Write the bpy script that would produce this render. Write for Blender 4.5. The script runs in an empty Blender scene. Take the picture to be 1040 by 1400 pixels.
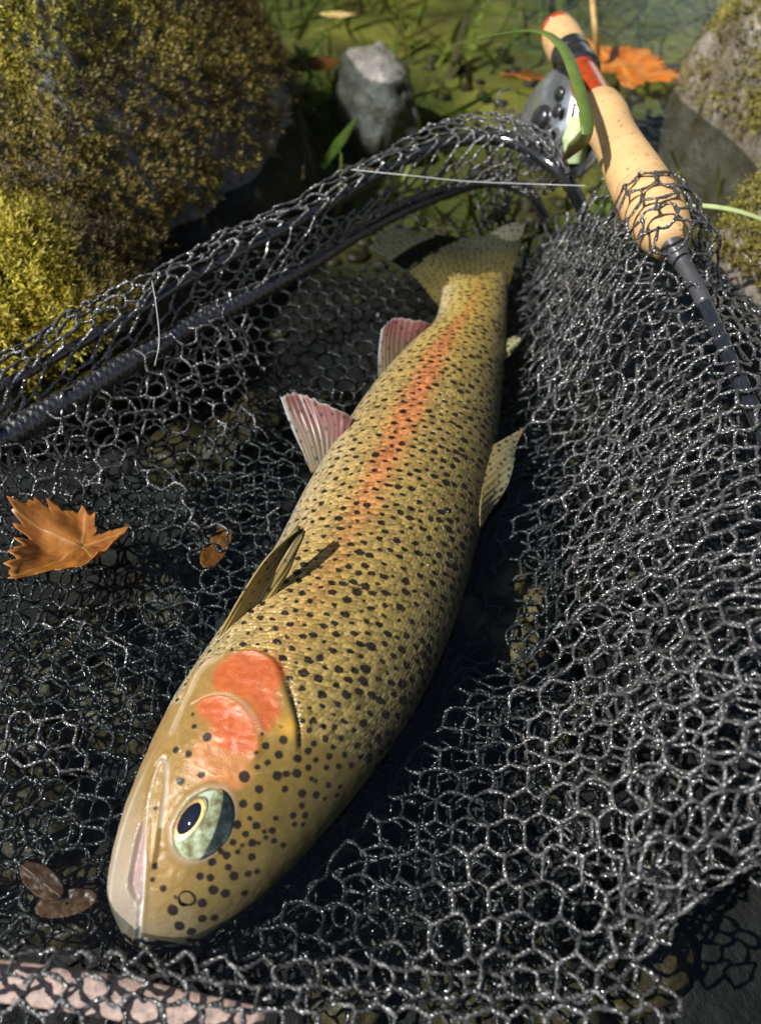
import bpy, bmesh, math, random
import numpy as np
from mathutils import Vector, Matrix
from mathutils.bvhtree import BVHTree

# ------------------------------------------------------------------ camera, sky, sun, exposure
SC = bpy.context.scene
COL = SC.collection
CAM_H, PITCH = 0.27, math.radians(53)
cam_d = bpy.data.cameras.new('camera'); cam = bpy.data.objects.new('camera', cam_d); COL.objects.link(cam)
cam.location = (0, 0, CAM_H); cam.rotation_euler = (math.pi / 2 - PITCH, 0, 0)
cam_d.sensor_fit = 'VERTICAL'; cam_d.sensor_height = 34.6; cam_d.lens = 24
cam_d.clip_start = 0.005; cam_d.clip_end = 500
cam_d.dof.use_dof = True; cam_d.dof.focus_distance = 0.29; cam_d.dof.aperture_fstop = 7.2
SC.camera = cam

SUN = Vector((-0.60, -0.22, 0.77)).normalized()
w = bpy.data.worlds.new('World'); SC.world = w; w.use_nodes = True
wn = w.node_tree.nodes; bg = wn['Background']
sky = wn.new('ShaderNodeTexSky'); sky.sky_type = 'NISHITA'; sky.sun_disc = False
sky.sun_elevation = math.asin(SUN.z); sky.sun_rotation = math.atan2(SUN.x, SUN.y)
wl = w.node_tree.links.new                                                  # drifting white cloud over the clear sky
wc = wn.new('ShaderNodeTexCoord'); wz = wn.new('ShaderNodeTexNoise'); wz.inputs['Scale'].default_value = 2.6; wz.inputs['Detail'].default_value = 6; wz.inputs['Roughness'].default_value = .58
wl(wc.outputs['Generated'], wz.inputs['Vector']); wr = wn.new('ShaderNodeValToRGB')
ws = wn.new('ShaderNodeSeparateXYZ'); wl(wc.outputs['Generated'], ws.inputs[0]); wq = wn.new('ShaderNodeMath'); wq.operation = 'MULTIPLY_ADD'      # cloud banks thicken towards the horizon
wl(ws.outputs[2], wq.inputs[0]); wq.inputs[1].default_value = -.24; wl(wz.outputs['Fac'], wq.inputs[2]); wb = wn.new('ShaderNodeMath'); wl(wq.outputs[0], wb.inputs[0]); wb.inputs[1].default_value = .13
wl(wb.outputs[0], wr.inputs[0])
wr.color_ramp.elements[0].position = .55; wr.color_ramp.elements[1].position = .72
wm = wn.new('ShaderNodeMix'); wm.data_type = 'RGBA'; wl(wr.outputs[0], wm.inputs[0]); wl(sky.outputs[0], wm.inputs[6]); wm.inputs[7].default_value = (15.0, 15.3, 15.8, 1)
wl(wm.outputs[2], bg.inputs[0]); bg.inputs[1].default_value = 0.06
sl = bpy.data.lights.new('sun', 'SUN'); sl.energy = 5.0; sl.angle = math.radians(0.53); sl.color = (1, 0.975, 0.93)
so = bpy.data.objects.new('sun', sl); COL.objects.link(so); so.rotation_euler = SUN.to_track_quat('Z', 'Y').to_euler()
so.location = (-3, 1, 3)
SC.view_settings.view_transform = 'Standard'; SC.view_settings.look = 'None'
SC.view_settings.exposure = 0.56; SC.view_settings.gamma = 1
SC.cycles.max_bounces = 8; SC.cycles.transparent_max_bounces = 16
SC.cycles.caustics_reflective = False; SC.cycles.caustics_refractive = False
SC.cycles.sample_clamp_indirect = 4

# ------------------------------------------------------------------ helpers
rng = np.random.default_rng(7); random.seed(7)
KPX = 34.6 / 1400 / 24
cp, sp = math.cos(PITCH), math.sin(PITCH)

def at(px, py, z=0.0):
    """the point at height z that the photograph shows at (px, py)"""
    xc = (px - 520) * KPX; yc = -(py - 700) * KPX
    d = (xc, cp + yc * sp, -sp + yc * cp)
    t = (CAM_H - z) / -d[2]
    return np.array((d[0] * t, d[1] * t, z))

def to_px(P):
    P = np.asarray(P, float); X, Y, Z = P[..., 0], P[..., 1], P[..., 2] - CAM_H
    dep = Y * cp - Z * sp; yc = (Y * sp + Z * cp) / dep; xc = X / dep
    return np.stack((520 + xc / KPX, 700 - yc / KPX), -1)

def smooth(a, b, x):
    t = np.clip((x - a) / (b - a), 0, 1); return t * t * (3 - 2 * t)

def _h(i, j, k, seed):
    n = (i * 374761393 + j * 668265263 + k * 2147483647 + seed * 974634777) & 0xffffffff
    n = ((n ^ (n >> 13)) * 1274126177) & 0xffffffff
    n = ((n ^ (n >> 16)) * 2246822519) & 0xffffffff
    return ((n ^ (n >> 15)) & 0xffff) / 32767.5 - 1

def noise(P, scale=1.0, seed=0, oct=1):
    P = np.asarray(P, float) * scale; tot = 0; amp = 1; nrm = 0
    for o in range(oct):
        F = np.floor(P).astype(np.int64); f = P - F; f = f * f * (3 - 2 * f)
        r = 0
        for dx in (0, 1):
            for dy in (0, 1):
                for dz in (0, 1):
                    wgt = (f[:, 0] if dx else 1 - f[:, 0]) * (f[:, 1] if dy else 1 - f[:, 1]) * (f[:, 2] if dz else 1 - f[:, 2])
                    r = r + wgt * _h(F[:, 0] + dx, F[:, 1] + dy, F[:, 2] + dz, seed + o * 17)
        tot = tot + amp * r; nrm += amp; amp *= .5; P = P * 2.03
    return tot / nrm

def vnoise(P, scale, seed, oct=1):
    return np.stack([noise(P, scale, seed + 101 * k, oct) for k in range(3)], -1)

def tag(o, label=None, cat=None, group=None, kind=None):
    if label: o['label'] = label
    if cat: o['category'] = cat
    if group: o['group'] = group
    if kind: o['kind'] = kind
    return o

def mesh_obj(name, V, F, mat, parent=None, smooth_shade=True, attrs=None):
    """F: (n,3)/(n,4) array or list of such arrays; attrs: name -> (N,) float or (N,3) colour"""
    V = np.asarray(V, np.float64)
    Fl = F if isinstance(F, list) and len(F) and isinstance(F[0], np.ndarray) and F[0].ndim == 2 else [np.asarray(F)]
    me = bpy.data.meshes.new(name)
    me.vertices.add(len(V)); me.vertices.foreach_set('co', V.astype(np.float32).ravel())
    loops = np.concatenate([f.ravel() for f in Fl]).astype(np.int32)
    sizes = np.concatenate([np.full(len(f), f.shape[1]) for f in Fl]).astype(np.int32)
    starts = np.concatenate(([0], np.cumsum(sizes)[:-1])).astype(np.int32)
    me.loops.add(len(loops)); me.loops.foreach_set('vertex_index', loops)
    me.polygons.add(len(sizes)); me.polygons.foreach_set('loop_start', starts)
    try: me.polygons.foreach_set('loop_total', sizes)
    except Exception: pass
    me.update(calc_edges=True); me.validate()
    me.polygons.foreach_set('use_smooth', np.full(len(me.polygons), smooth_shade))
    for k, a in (attrs or {}).items():
        a = np.asarray(a, np.float32)
        if a.ndim == 1:
            me.attributes.new(k, 'FLOAT', 'POINT').data.foreach_set('value', a)
        elif a.shape[1] == 2:
            uv = me.uv_layers.new(name=k); uv.data.foreach_set('uv', a[loops].ravel())
        else:
            c = np.ones((len(V), 4), np.float32); c[:, :3] = a
            me.attributes.new(k, 'FLOAT_COLOR', 'POINT').data.foreach_set('color', c.ravel())
    me.materials.append(mat)
    o = bpy.data.objects.new(name, me); COL.objects.link(o)
    if parent: o.parent = parent
    return o

def empty(name, loc=(0, 0, 0)):
    o = bpy.data.objects.new(name, None); COL.objects.link(o); o.empty_display_size = .01
    return o

def catmull(P, n):
    P = np.asarray(P, float); m = len(P)
    if m == 2:
        t = np.linspace(0, 1, n)[:, None]; return P[0] * (1 - t) + P[1] * t
    Q = np.vstack((2 * P[0] - P[1], P, 2 * P[-1] - P[-2]))
    u = np.linspace(0, m - 1 - 1e-9, n); i = u.astype(int); t = (u - i)[:, None]
    a, b, c, d = Q[i], Q[i + 1], Q[i + 2], Q[i + 3]
    return .5 * (2 * b + (c - a) * t + (2 * a - 5 * b + 4 * c - d) * t ** 2 + (3 * b - a - 3 * c + d) * t ** 3)

def frames(P):
    T = np.gradient(P, axis=0); T /= np.linalg.norm(T, axis=1)[:, None] + 1e-12
    up = np.array((0, 0, 1.)); A = np.cross(T, up); bad = np.linalg.norm(A, axis=1) < .05
    A[bad] = np.cross(T[bad], (1, 0, 0)); A /= np.linalg.norm(A, axis=1)[:, None]
    B = np.cross(A, T)
    return T, A, B

def sweep(P, R, n=10, rfun=None, sx=1, sz=1, cap=True):
    P = np.asarray(P, float); m = len(P); R = np.broadcast_to(R, (m,))
    T, A, B = frames(P); th = np.linspace(0, 2 * np.pi, n, endpoint=False)
    rr = R[:, None] * np.ones(n)
    if rfun is not None:
        arc = np.concatenate(([0], np.cumsum(np.linalg.norm(np.diff(P, axis=0), axis=1))))
        rr = rr * rfun(arc[:, None], th[None])
    V = P[:, None] + sx * A[:, None] * (np.cos(th) * rr)[..., None] + sz * B[:, None] * (np.sin(th) * rr)[..., None]
    V = V.reshape(-1, 3)
    i = np.arange(m - 1)[:, None] * n; j = np.arange(n)[None]; k = (j + 1) % n
    F = np.stack(np.broadcast_arrays(i + j, i + n + j, i + n + k, i + k), -1).reshape(-1, 4)
    Fs = [F]
    if cap:
        V = np.vstack((V, P[:1], P[-1:])); c0, c1 = m * n, m * n + 1; e = (m - 1) * n
        jj = np.arange(n); kk = (jj + 1) % n
        Fs.append(np.vstack((np.stack((np.full(n, c0), jj, kk), 1), np.stack((np.full(n, c1), e + kk, e + jj), 1))))
    return V, Fs

class Acc:
    def __init__(s): s.V = []; s.F = {}; s.n = 0; s.C = []
    def add(s, V, F, col=None):
        Fl = F if isinstance(F, list) else [F]
        for f in Fl: s.F.setdefault(f.shape[1], []).append(f + s.n)
        s.V.append(V); s.n += len(V)
        if col is not None: s.C.append(np.broadcast_to(np.asarray(col, float), (len(V), 3)))
    def obj(s, name, mat, parent=None, **k):
        at_ = dict(k.pop('attrs', {}) or {})
        if s.C: at_['Col'] = np.vstack(s.C)
        return mesh_obj(name, np.vstack(s.V), [np.vstack(f) for f in s.F.values()], mat, parent, attrs=at_, **k)

# ---- materials
class NT:
    def __init__(s, name):
        s.m = bpy.data.materials.new(name); s.m.use_nodes = True; s.t = s.m.node_tree; s.N = s.t.nodes
        s.b = s.N['Principled BSDF']; s.out = s.N['Material Output']
    def new(s, typ, **kw):
        n = s.N.new('ShaderNode' + typ)
        for k, v in kw.items():
            if k in n.inputs.keys(): s.set(n.inputs[k], v)
            else: setattr(n, k, v)
        return n
    def set(s, inp, v):
        if hasattr(v, 'is_linked') or hasattr(v, 'links'): s.t.links.new(v, inp)
        else: inp.default_value = v
    def p(s, **kw):
        names = dict(col='Base Color', rough='Roughness', metal='Metallic', coat='Coat Weight', coatr='Coat Roughness', spec='Specular IOR Level',
                     sss='Subsurface Weight', trans='Transmission Weight', ior='IOR', sheen='Sheen Weight', normal='Normal', alpha='Alpha', coatn='Coat Normal')
        for k, v in kw.items():
            if isinstance(v, tuple) and len(v) == 3: v = (*v, 1)
            s.set(s.b.inputs[names[k]], v)
    def attr(s, name): return s.new('Attribute', attribute_name=name)
    def obj(s): return s.new('TexCoord').outputs['Object']
    def noise(s, scale, detail=4, vec=None, rough=.55, dist=0):
        n = s.new('TexNoise', Scale=scale, Detail=detail, Roughness=rough, Distortion=dist)
        s.t.links.new(vec if vec is not None else s.obj(), n.inputs['Vector']); return n.outputs['Fac']
    def voro(s, scale, vec=None, feature='F1', rand=1):
        n = s.new('TexVoronoi', Scale=scale, feature=feature, Randomness=rand)
        s.t.links.new(vec if vec is not None else s.obj(), n.inputs['Vector']); return n
    def ramp(s, fac, stops):
        n = s.new('ValToRGB'); e = n.color_ramp.elements
        while len(e) < len(stops): e.new(.5)
        for el, (p_, c) in zip(e, stops):
            el.position = p_; el.color = (*c, 1) if isinstance(c, tuple) else (c, c, c, 1)
        s.t.links.new(fac, n.inputs[0]); return n.outputs[0]
    def mix(s, fac, a, b, mode='MIX'):
        n = s.new('Mix', data_type='RGBA', blend_type=mode)
        for i, v in ((0, fac), (6, a), (7, b)):
            if isinstance(v, tuple) and len(v) == 3: v = (*v, 1)
            s.set(n.inputs[i], v)
        return n.outputs[2]
    def math(s, op, a, b=0.0, c=0.0):
        n = s.new('Math', operation=op); s.set(n.inputs[0], a); s.set(n.inputs[1], b); s.set(n.inputs[2], c); return n.outputs[0]
    def bump(s, h, strength=.3, dist=.001, normal=None):
        n = s.new('Bump', Strength=strength, Distance=dist, Height=h)
        if normal is not None: s.t.links.new(normal, n.inputs['Normal'])
        return n.outputs[0]

def simple(name, col, rough=.5, nscale=60, var=.35, bump=.3, bdist=.001, **kw):
    t = NT(name); n = t.noise(nscale, 5)
    t.p(col=t.mix(t.ramp(n, [(.3, 0.), (.7, 1.)]), tuple(c * (1 - var) for c in col), tuple(min(1, c * (1 + var)) for c in col)), rough=rough, **kw)
    if bump: t.p(normal=t.bump(n, bump, bdist))
    return t.m

def vcol(name, rough=.6, nscale=200, var=.25, bump=.2, bdist=.0005, transl=0.0, **kw):
    """colour from the mesh's own Col attribute, broken up by noise"""
    t = NT(name); n = t.noise(nscale, 4)
    c = t.mix(1.0, t.attr('Col').outputs['Color'], t.ramp(n, [(.25, 1 - var), (.75, 1 + var)]), 'MULTIPLY')
    t.p(col=c, rough=rough, **kw)
    if bump: t.p(normal=t.bump(n, bump, bdist))
    if transl:
        tr = t.new('BsdfTranslucent'); t.t.links.new(c, tr.inputs[0])
        mx = t.new('MixShader', Fac=transl); t.t.links.new(t.b.outputs[0], mx.inputs[1]); t.t.links.new(tr.outputs[0], mx.inputs[2])
        t.t.links.new(mx.outputs[0], t.out.inputs[0])
    return t.m

def rock_mat(name, c1, c2, rough=.45, coat=.0, scale=40):
    t = NT(name); n = t.noise(scale, 8, rough=.65); n2 = t.noise(scale * 6, 4); v = t.voro(scale * 2.2).outputs['Distance']
    c = t.mix(t.ramp(n, [(.35, 0.), (.65, 1.)]), c1, c2)
    c = t.mix(t.ramp(n2, [(.35, .55), (.75, 0.)]), c, tuple(x * .4 for x in c1))
    h = t.math('ADD', t.math('MULTIPLY', n, 1.0), t.math('ADD', t.math('MULTIPLY', n2, .35), t.math('MULTIPLY', v, .3)))
    t.p(col=c, rough=rough, coat=coat, coatr=.08, normal=t.bump(h, .8, .004))
    if coat: t.p(coatn=t.bump(n2, .6, .002))
    return t.m

# ------------------------------------------------------------------ materials
M = {}
def bed_mat():
    t = NT('river_bed'); n = t.noise(18, 8, rough=.65); n2 = t.noise(110, 4); n3 = t.noise(7, 3)
    sep = t.new('SeparateXYZ'); t.t.links.new(t.obj(), sep.inputs[0])
    c = t.mix(t.ramp(n, [(.35, 0.), (.65, 1.)]), (.005, .0045, .004), (.015, .013, .009))  # near bed almost black, with shade among net and stones put into its colour
    far = t.new('MapRange'); t.t.links.new(sep.outputs[1], far.inputs[0]); far.inputs[1].default_value = .48; far.inputs[2].default_value = .62
    alga = t.mix(t.ramp(n3, [(.38, 0.), (.62, 1.)]), (.11, .15, .018), (.42, .38, .06))
    c = t.mix(far.outputs[0], c, t.mix(t.ramp(n, [(.35, 0.), (.7, .75)]), alga, (.10, .07, .025)))
    t.p(col=c, rough=.7, normal=t.bump(t.math('ADD', n, t.math('MULTIPLY', n2, .4)), .9, .006)); return t.m
M['bed'] = bed_mat()
M['bank'] = simple('bank_soil', (.06, .06, .025), .9, 4, .5, .5, .05)
M['stone'] = rock_mat('wet_stone', (.03, .024, .011), (.17, .125, .05), .5, .2, 35)
M['gold_stone'] = rock_mat('gold_stone', (.12, .085, .03), (.36, .27, .10), .5, .3, 60)
M['grey_rock'] = rock_mat('grey_rock', (.13, .12, .105), (.36, .34, .30), .35, .8, 70)
M['boulder'] = rock_mat('boulder', (.05, .045, .036), (.21, .205, .19), .6, .08, 55)
M['boulder_r'] = rock_mat('pale_boulder', (.12, .09, .055), (.30, .27, .22), .38, .8, 50)
M['moss'] = vcol('moss', .55, 300, .35, 0, transl=.25)
M['weed'] = vcol('water_weed', .6, 40, .4, 0, transl=.3)
M['grass'] = vcol('grass_blade', .4, 150, .2, .1, transl=.3)
M['foliage'] = vcol('foliage', .6, 3, .4, 0, transl=.3)
M['bark'] = simple('bark', (.07, .05, .035), .9, 12, .4, .6, .02)
def water_mat():
    t = NT('water'); g = t.new('NewGeometry').outputs['Position']
    n1 = t.noise(26, 2, g, .5, .3); n2 = t.noise(150, 2, g, .5)
    h = t.math('ADD', n1, t.math('MULTIPLY', n2, .36))
    nb = t.bump(h, .34, .006)
    fr = t.new('Fresnel', IOR=1.33); t.t.links.new(nb, fr.inputs['Normal'])
    tr = t.new('BsdfTransparent'); tr.inputs[0].default_value = (.60, .64, .635, 1)
    gl = t.new('BsdfGlossy', Roughness=.03); t.t.links.new(nb, gl.inputs['Normal'])
    mx = t.new('MixShader'); t.t.links.new(fr.outputs[0], mx.inputs[0])
    t.t.links.new(tr.outputs[0], mx.inputs[1]); t.t.links.new(gl.outputs[0], mx.inputs[2]); t.t.links.new(mx.outputs[0], t.out.inputs[0])
    t.N.remove(t.b); return t.m
M['water'] = water_mat()
def clear_mat(name, tint=(.95, .97, .97), rough=.03):
    t = NT(name); fr = t.new('Fresnel', IOR=1.36)
    tr = t.new('BsdfTransparent'); tr.inputs[0].default_value = (*tint, 1); gl = t.new('BsdfGlossy', Roughness=rough)
    mx = t.new('MixShader'); t.t.links.new(fr.outputs[0], mx.inputs[0])
    t.t.links.new(tr.outputs[0], mx.inputs[1]); t.t.links.new(gl.outputs[0], mx.inputs[2]); t.t.links.new(mx.outputs[0], t.out.inputs[0])
    t.N.remove(t.b); return t.m
M['cornea'] = clear_mat('cornea', rough=.015); M['bubble'] = clear_mat('air_bubble', (.98, .98, .98), .02)
def cord_mat():
    t = NT('net_cord'); n = t.noise(1500, 2); n2 = t.noise(60, 2)
    al = t.math('MULTIPLY', t.attr('along').outputs['Fac'], 2600.0)                  # two plies laid round each other
    ply = t.math('ADD', t.math('MULTIPLY', t.attr('hc').outputs['Fac'], t.math('COSINE', al)), t.math('MULTIPLY', t.attr('hs').outputs['Fac'], t.math('SINE', al)))
    h = t.math('ADD', ply, t.math('MULTIPLY', n, .9)); nb = t.bump(h, .55, .0004)
    t.p(col=t.mix(n2, (.020, .0195, .019), (.085, .083, .080)), rough=.36, spec=.8, coat=1.0, coatr=.14, normal=nb, coatn=nb)
    return t.m
M['cord'] = cord_mat()
M['hem'] = simple('net_hem', (.012, .012, .013), .42, 500, .3, .8, .0008, coat=1.0, coatr=.15)
M['frame'] = simple('net_frame', (.012, .013, .015), .22, 200, .3, .08, .0005, coat=.6, coatr=.08)
M['blank'] = simple('rod_blank', (.015, .017, .022), .18, 100, .3, .03, .0004, coat=1.0, coatr=.04)
M['ferrule'] = simple('grey_check', (.07, .07, .075), .3, 100, .2, .05, .0004, metal=.3)
M['metal'] = simple('reel_metal', (.55, .56, .57), .22, 120, .15, .05, .0004, metal=.9)
M['dark_metal'] = simple('black_metal', (.02, .02, .022), .22, 120, .3, .05, .0004, coat=.5)
M['redwood'] = simple('red_wood', (.33, .045, .012), .25, 160, .3, .05, .0004, coat=.9, coatr=.05)
M['barwood'] = simple('pale_wood', (.30, .21, .175), .6, 420, .45, .5, .0008)
M['line'] = simple('fishing_line', (.45, .45, .43), .25, 50, .1, 0)
def cork_mat():
    t = NT('cork'); n = t.noise(35, 5); n2 = t.noise(300, 3); v = t.voro(160, rand=1).outputs['Distance']; n4 = t.noise(700, 2)
    dvec = at(908, 318, .078) - at(772, 62, .078); dvec /= np.linalg.norm(dvec)
    dt = t.new('VectorMath', operation='DOT_PRODUCT'); t.t.links.new(t.obj(), dt.inputs[0]); dt.inputs[1].default_value = tuple(dvec)
    fr = t.math('FRACT', t.math('MULTIPLY', dt.outputs['Value'], 85.0)); ring = t.ramp(fr, [(.0, .45), (.05, 0.)])
    tone = t.new('TexWhiteNoise', noise_dimensions='1D'); t.t.links.new(t.math('FLOOR', t.math('MULTIPLY', dt.outputs['Value'], 85.0)), tone.inputs['W'])
    c = t.mix(n, (.46, .27, .11), (.62, .40, .18)); c = t.mix(1.0, c, t.ramp(tone.outputs['Value'], [(0., .86), (1., 1.06)]), 'MULTIPLY')
    pit = t.ramp(n2, [(.60, 0.), (.70, .8)]); c = t.mix(pit, c, (.20, .10, .04)); c = t.mix(ring, c, (.22, .12, .05))
    t.p(col=c, rough=.62, normal=t.bump(t.math('SUBTRACT', t.math('ADD', n4, t.math('MULTIPLY', pit, -1.0)), t.math('MULTIPLY', v, .4)), .3, .0006))
    return t.m
M['cork'] = cork_mat()
def leaf_mat(name, c1, c2, cv):
    t = NT(name); n = t.noise(90, 5); vein = t.attr('vein').outputs['Fac']; n2 = t.noise(500, 3)
    c = t.mix(t.ramp(n, [(.3, 0.), (.7, 1.)]), c1, c2); c = t.mix(t.ramp(t.noise(28, 4), [(.5, 0.), (.62, .55)]), c, tuple(x * .45 for x in c1)); c = t.mix(t.ramp(n2, [(.55, 0.), (.75, .5)]), c, tuple(x * .35 for x in c1))
    c = t.mix(t.math('MULTIPLY', vein, .7), c, cv)
    t.p(col=c, rough=.45, coat=.15, coatr=.2, normal=t.bump(t.math('ADD', n, t.math('MULTIPLY', vein, .6)), .35, .0012))
    tr = t.new('BsdfTranslucent'); t.t.links.new(c, tr.inputs[0]); mx = t.new('MixShader', Fac=.25)
    t.t.links.new(t.b.outputs[0], mx.inputs[1]); t.t.links.new(tr.outputs[0], mx.inputs[2]); t.t.links.new(mx.outputs[0], t.out.inputs[0])
    return t.m
M['leaf_brown'] = leaf_mat('brown_leaf', (.26, .08, .012), (.50, .20, .036), (.46, .24, .07))
M['leaf_orange'] = leaf_mat('orange_leaf', (.50, .13, .012), (.70, .25, .03), (.6, .3, .08))
M['leaf_yellow'] = leaf_mat('yellow_leaf', (.55, .38, .12), (.68, .52, .22), (.7, .55, .3))
M['leaf_old'] = leaf_mat('old_leaf', (.14, .06, .028), (.26, .13, .06), (.24, .13, .07))
def skin_mat():
    t = NT('trout_skin'); uv = t.new('UVMap', uv_map='UVMap').outputs[0]
    base = t.attr('Col').outputs['Color']; sd = t.attr('spot').outputs['Fac']; head = t.attr('head').outputs['Fac']
    wob = t.noise(700, 2); fine = t.noise(2200, 2)
    sc = t.voro(640, uv, rand=.55)                                     # scales, about 1.5 mm
    s2 = t.math('ADD', sd, t.math('MULTIPLY', t.math('SUBTRACT', wob, .5), t.math('MULTIPLY_ADD', head, -.0015, .0022)))
    spot = t.ramp(t.math('MULTIPLY_ADD', s2, 500.0, .5), [(.40, 1.), (.66, 0.)])
    body = t.math('SUBTRACT', 1.0, head)
    scol = t.new('SeparateColor'); t.t.links.new(sc.outputs['Color'], scol.inputs[0])
    lum = t.math('MULTIPLY_ADD', t.math('SUBTRACT', scol.outputs[0], .5), t.math('MULTIPLY', body, .55), .95)
    c = t.mix(1.0, base, lum, 'MULTIPLY')
    c = t.mix(1.0, c, t.ramp(fine, [(.3, .86), (.7, 1.14)]), 'MULTIPLY')
    c = t.mix(t.math('MULTIPLY', spot, .97), c, (.012, .009, .009))
    hgt = t.math('ADD', t.math('MULTIPLY', t.math('MULTIPLY', t.math('SUBTRACT', .6, sc.outputs['Distance']), body), 1.0), t.math('MULTIPLY', fine, .25))
    hgt = t.math('ADD', hgt, t.math('MULTIPLY', scol.outputs[1], t.math('MULTIPLY', body, .35)))
    nb = t.bump(hgt, .6, .0007)
    t.p(col=c, rough=.5, metal=t.math('MULTIPLY_ADD', t.math('MULTIPLY', t.math('GREATER_THAN', scol.outputs[2], .72), body), .5, .08), spec=.10, coat=t.math('MULTIPLY', t.math('MULTIPLY_ADD', body, .30, .30), t.math('MULTIPLY_ADD', spot, -.5, 1.0)), coatr=.13, normal=nb, coatn=t.bump(t.math('ADD', hgt, t.math('MULTIPLY', t.noise(60, 2), 2.)), .6, .0008))
    return t.m
M['skin'] = skin_mat()
def fin_mat():
    t = NT('trout_fin'); base = t.attr('Col').outputs['Color']; sd = t.attr('spot').outputs['Fac']
    spot = t.ramp(t.math('MULTIPLY_ADD', sd, 500.0, .5), [(.40, 1.), (.66, 0.)])
    c = t.mix(t.math('MULTIPLY', spot, .85), base, (.025, .02, .016))
    ray = t.attr('ray').outputs['Fac']
    c = t.mix(t.math('MULTIPLY', ray, .28), c, t.mix(1.0, c, (.45, .42, .4), 'MULTIPLY'))
    t.p(col=c, rough=.5, spec=.3, coat=.12, coatr=.2)
    tr = t.new('BsdfTranslucent'); t.t.links.new(c, tr.inputs[0]); mx = t.new('MixShader', Fac=.3)
    t.t.links.new(t.b.outputs[0], mx.inputs[1]); t.t.links.new(tr.outputs[0], mx.inputs[2]); t.t.links.new(mx.outputs[0], t.out.inputs[0])
    return t.m
M['fin'] = fin_mat()

# ------------------------------------------------------------------ ground, water, bank
def bed_z(X, Y):
    P = np.stack((X, Y, X * 0), -1)
    z = -.075 + .016 * noise(P, 9, 3, 3) + .012 * smooth(.5, .8, Y)
    far = np.maximum(smooth(1.5, 3.2, Y), np.maximum(smooth(-.5, -2.2, Y), smooth(2.2, 3.6, np.abs(X)) * .0))
    return z + far * (.45 + .12 * noise(P, .8, 5, 3))
def grid_sheet(xs, ys, zf):
    X, Y = np.meshgrid(xs, ys); Z = zf(X.ravel(), Y.ravel())
    V = np.stack((X.ravel(), Y.ravel(), Z), -1); n = len(xs)
    i = (np.arange(len(ys) - 1)[:, None] * n + np.arange(n - 1)[None]).ravel()
    return V, np.stack((i, i + 1, i + n + 1, i + n), 1)
def stretched(lo, hi, far, n, m):
    a = np.linspace(lo, hi, n); g = np.geomspace(.02, far, m)
    return np.concatenate((lo - g[::-1], a, hi + g))
V, F = grid_sheet(stretched(-.6, .6, 120, 130, 34), stretched(-.1, 1.2, 120, 130, 34), bed_z)
tag(mesh_obj('riverbed', V, F, M['bed']), 'brown stony stream bed', kind='structure')
V, F = grid_sheet(np.array((-120., 120.)), np.array((-120., 120.)), lambda x, y: x * 0)
tag(mesh_obj('water', V, F, M['water']), 'clear shallow stream water', kind='structure')

# ------------------------------------------------------------------ trees on the far bank (seen mirrored in the water)
def tree(loc, h, r, n, col, label, seed):
    g = np.random.default_rng(seed); t = empty('bank_tree'); base = np.array((loc[0], loc[1], .3))
    P = base + np.stack((.12 * np.sin(np.linspace(0, 2, 8)) * r, .1 * np.cos(np.linspace(0, 3, 8)) * r, np.linspace(0, h * .8, 8)), -1)
    a = Acc(); a.add(*sweep(P, np.linspace(.10, .03, 8), 8))
    cl = []
    for k in range(26):
        u = g.uniform(.12, 1.0); an = g.uniform(0, 6.28); rr = r * math.sin(math.pi * min(1, .18 + .8 * u)) * g.uniform(.35, 1)
        q = np.array((base[0] + rr * math.cos(an), base[1] + rr * math.sin(an), base[2] + h * (u * .92 + .05))); cl.append(q)
        s = P[min(7, int(u * 7))]
        a.add(*sweep(catmull([s, (s + q) / 2 + (0, 0, .08), q], 6), np.linspace(.03, .008, 6), 5))
    a.obj('trunk', M['bark'], t)
    c = np.array(cl)[g.integers(0, 26, n)] + g.normal(0, r * .24, (n, 3)); nrm = g.normal(0, 1, (n, 3)); nrm /= np.linalg.norm(nrm, axis=1)[:, None]
    c[:, 2] = np.maximum(c[:, 2], .32)
    tt = np.cross(nrm, g.normal(0, 1, (n, 3))); tt /= np.linalg.norm(tt, axis=1)[:, None]; bb = np.cross(nrm, tt)
    s = g.uniform(.05, .1, (n, 1)); V = np.stack((c - tt * s, c + bb * s * .5, c + tt * s, c - bb * s * .5), 1).reshape(-1, 3)
    cc = np.array(col) * g.uniform(.6, 1.4, (n, 1)); 
    mesh_obj('crown', V, np.arange(n * 4).reshape(-1, 4), M['foliage'], t, attrs={'Col': np.repeat(cc, 4, 0)})
    tag(t, label, 'tree', 'trees on the far bank')
tree((-2.4, 3.0), 3.6, 1.3, 9000, (.05, .085, .02), 'dark green bank tree beyond the boulder, outermost to the left', 1)
tree((-.9, 3.6), 3.4, 1.2, 9000, (.06, .09, .02), 'green bank tree straight beyond the mossy boulder', 2)
tree((.35, 4.2), 3.6, 1.2, 9000, (.07, .085, .02), 'yellowish green bank tree mirrored beyond the trout tail', 3)
tree((4.2, 3.6), 3.4, 1.2, 8000, (.05, .08, .02), 'green bank tree to the right beyond the rocks', 4)

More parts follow.
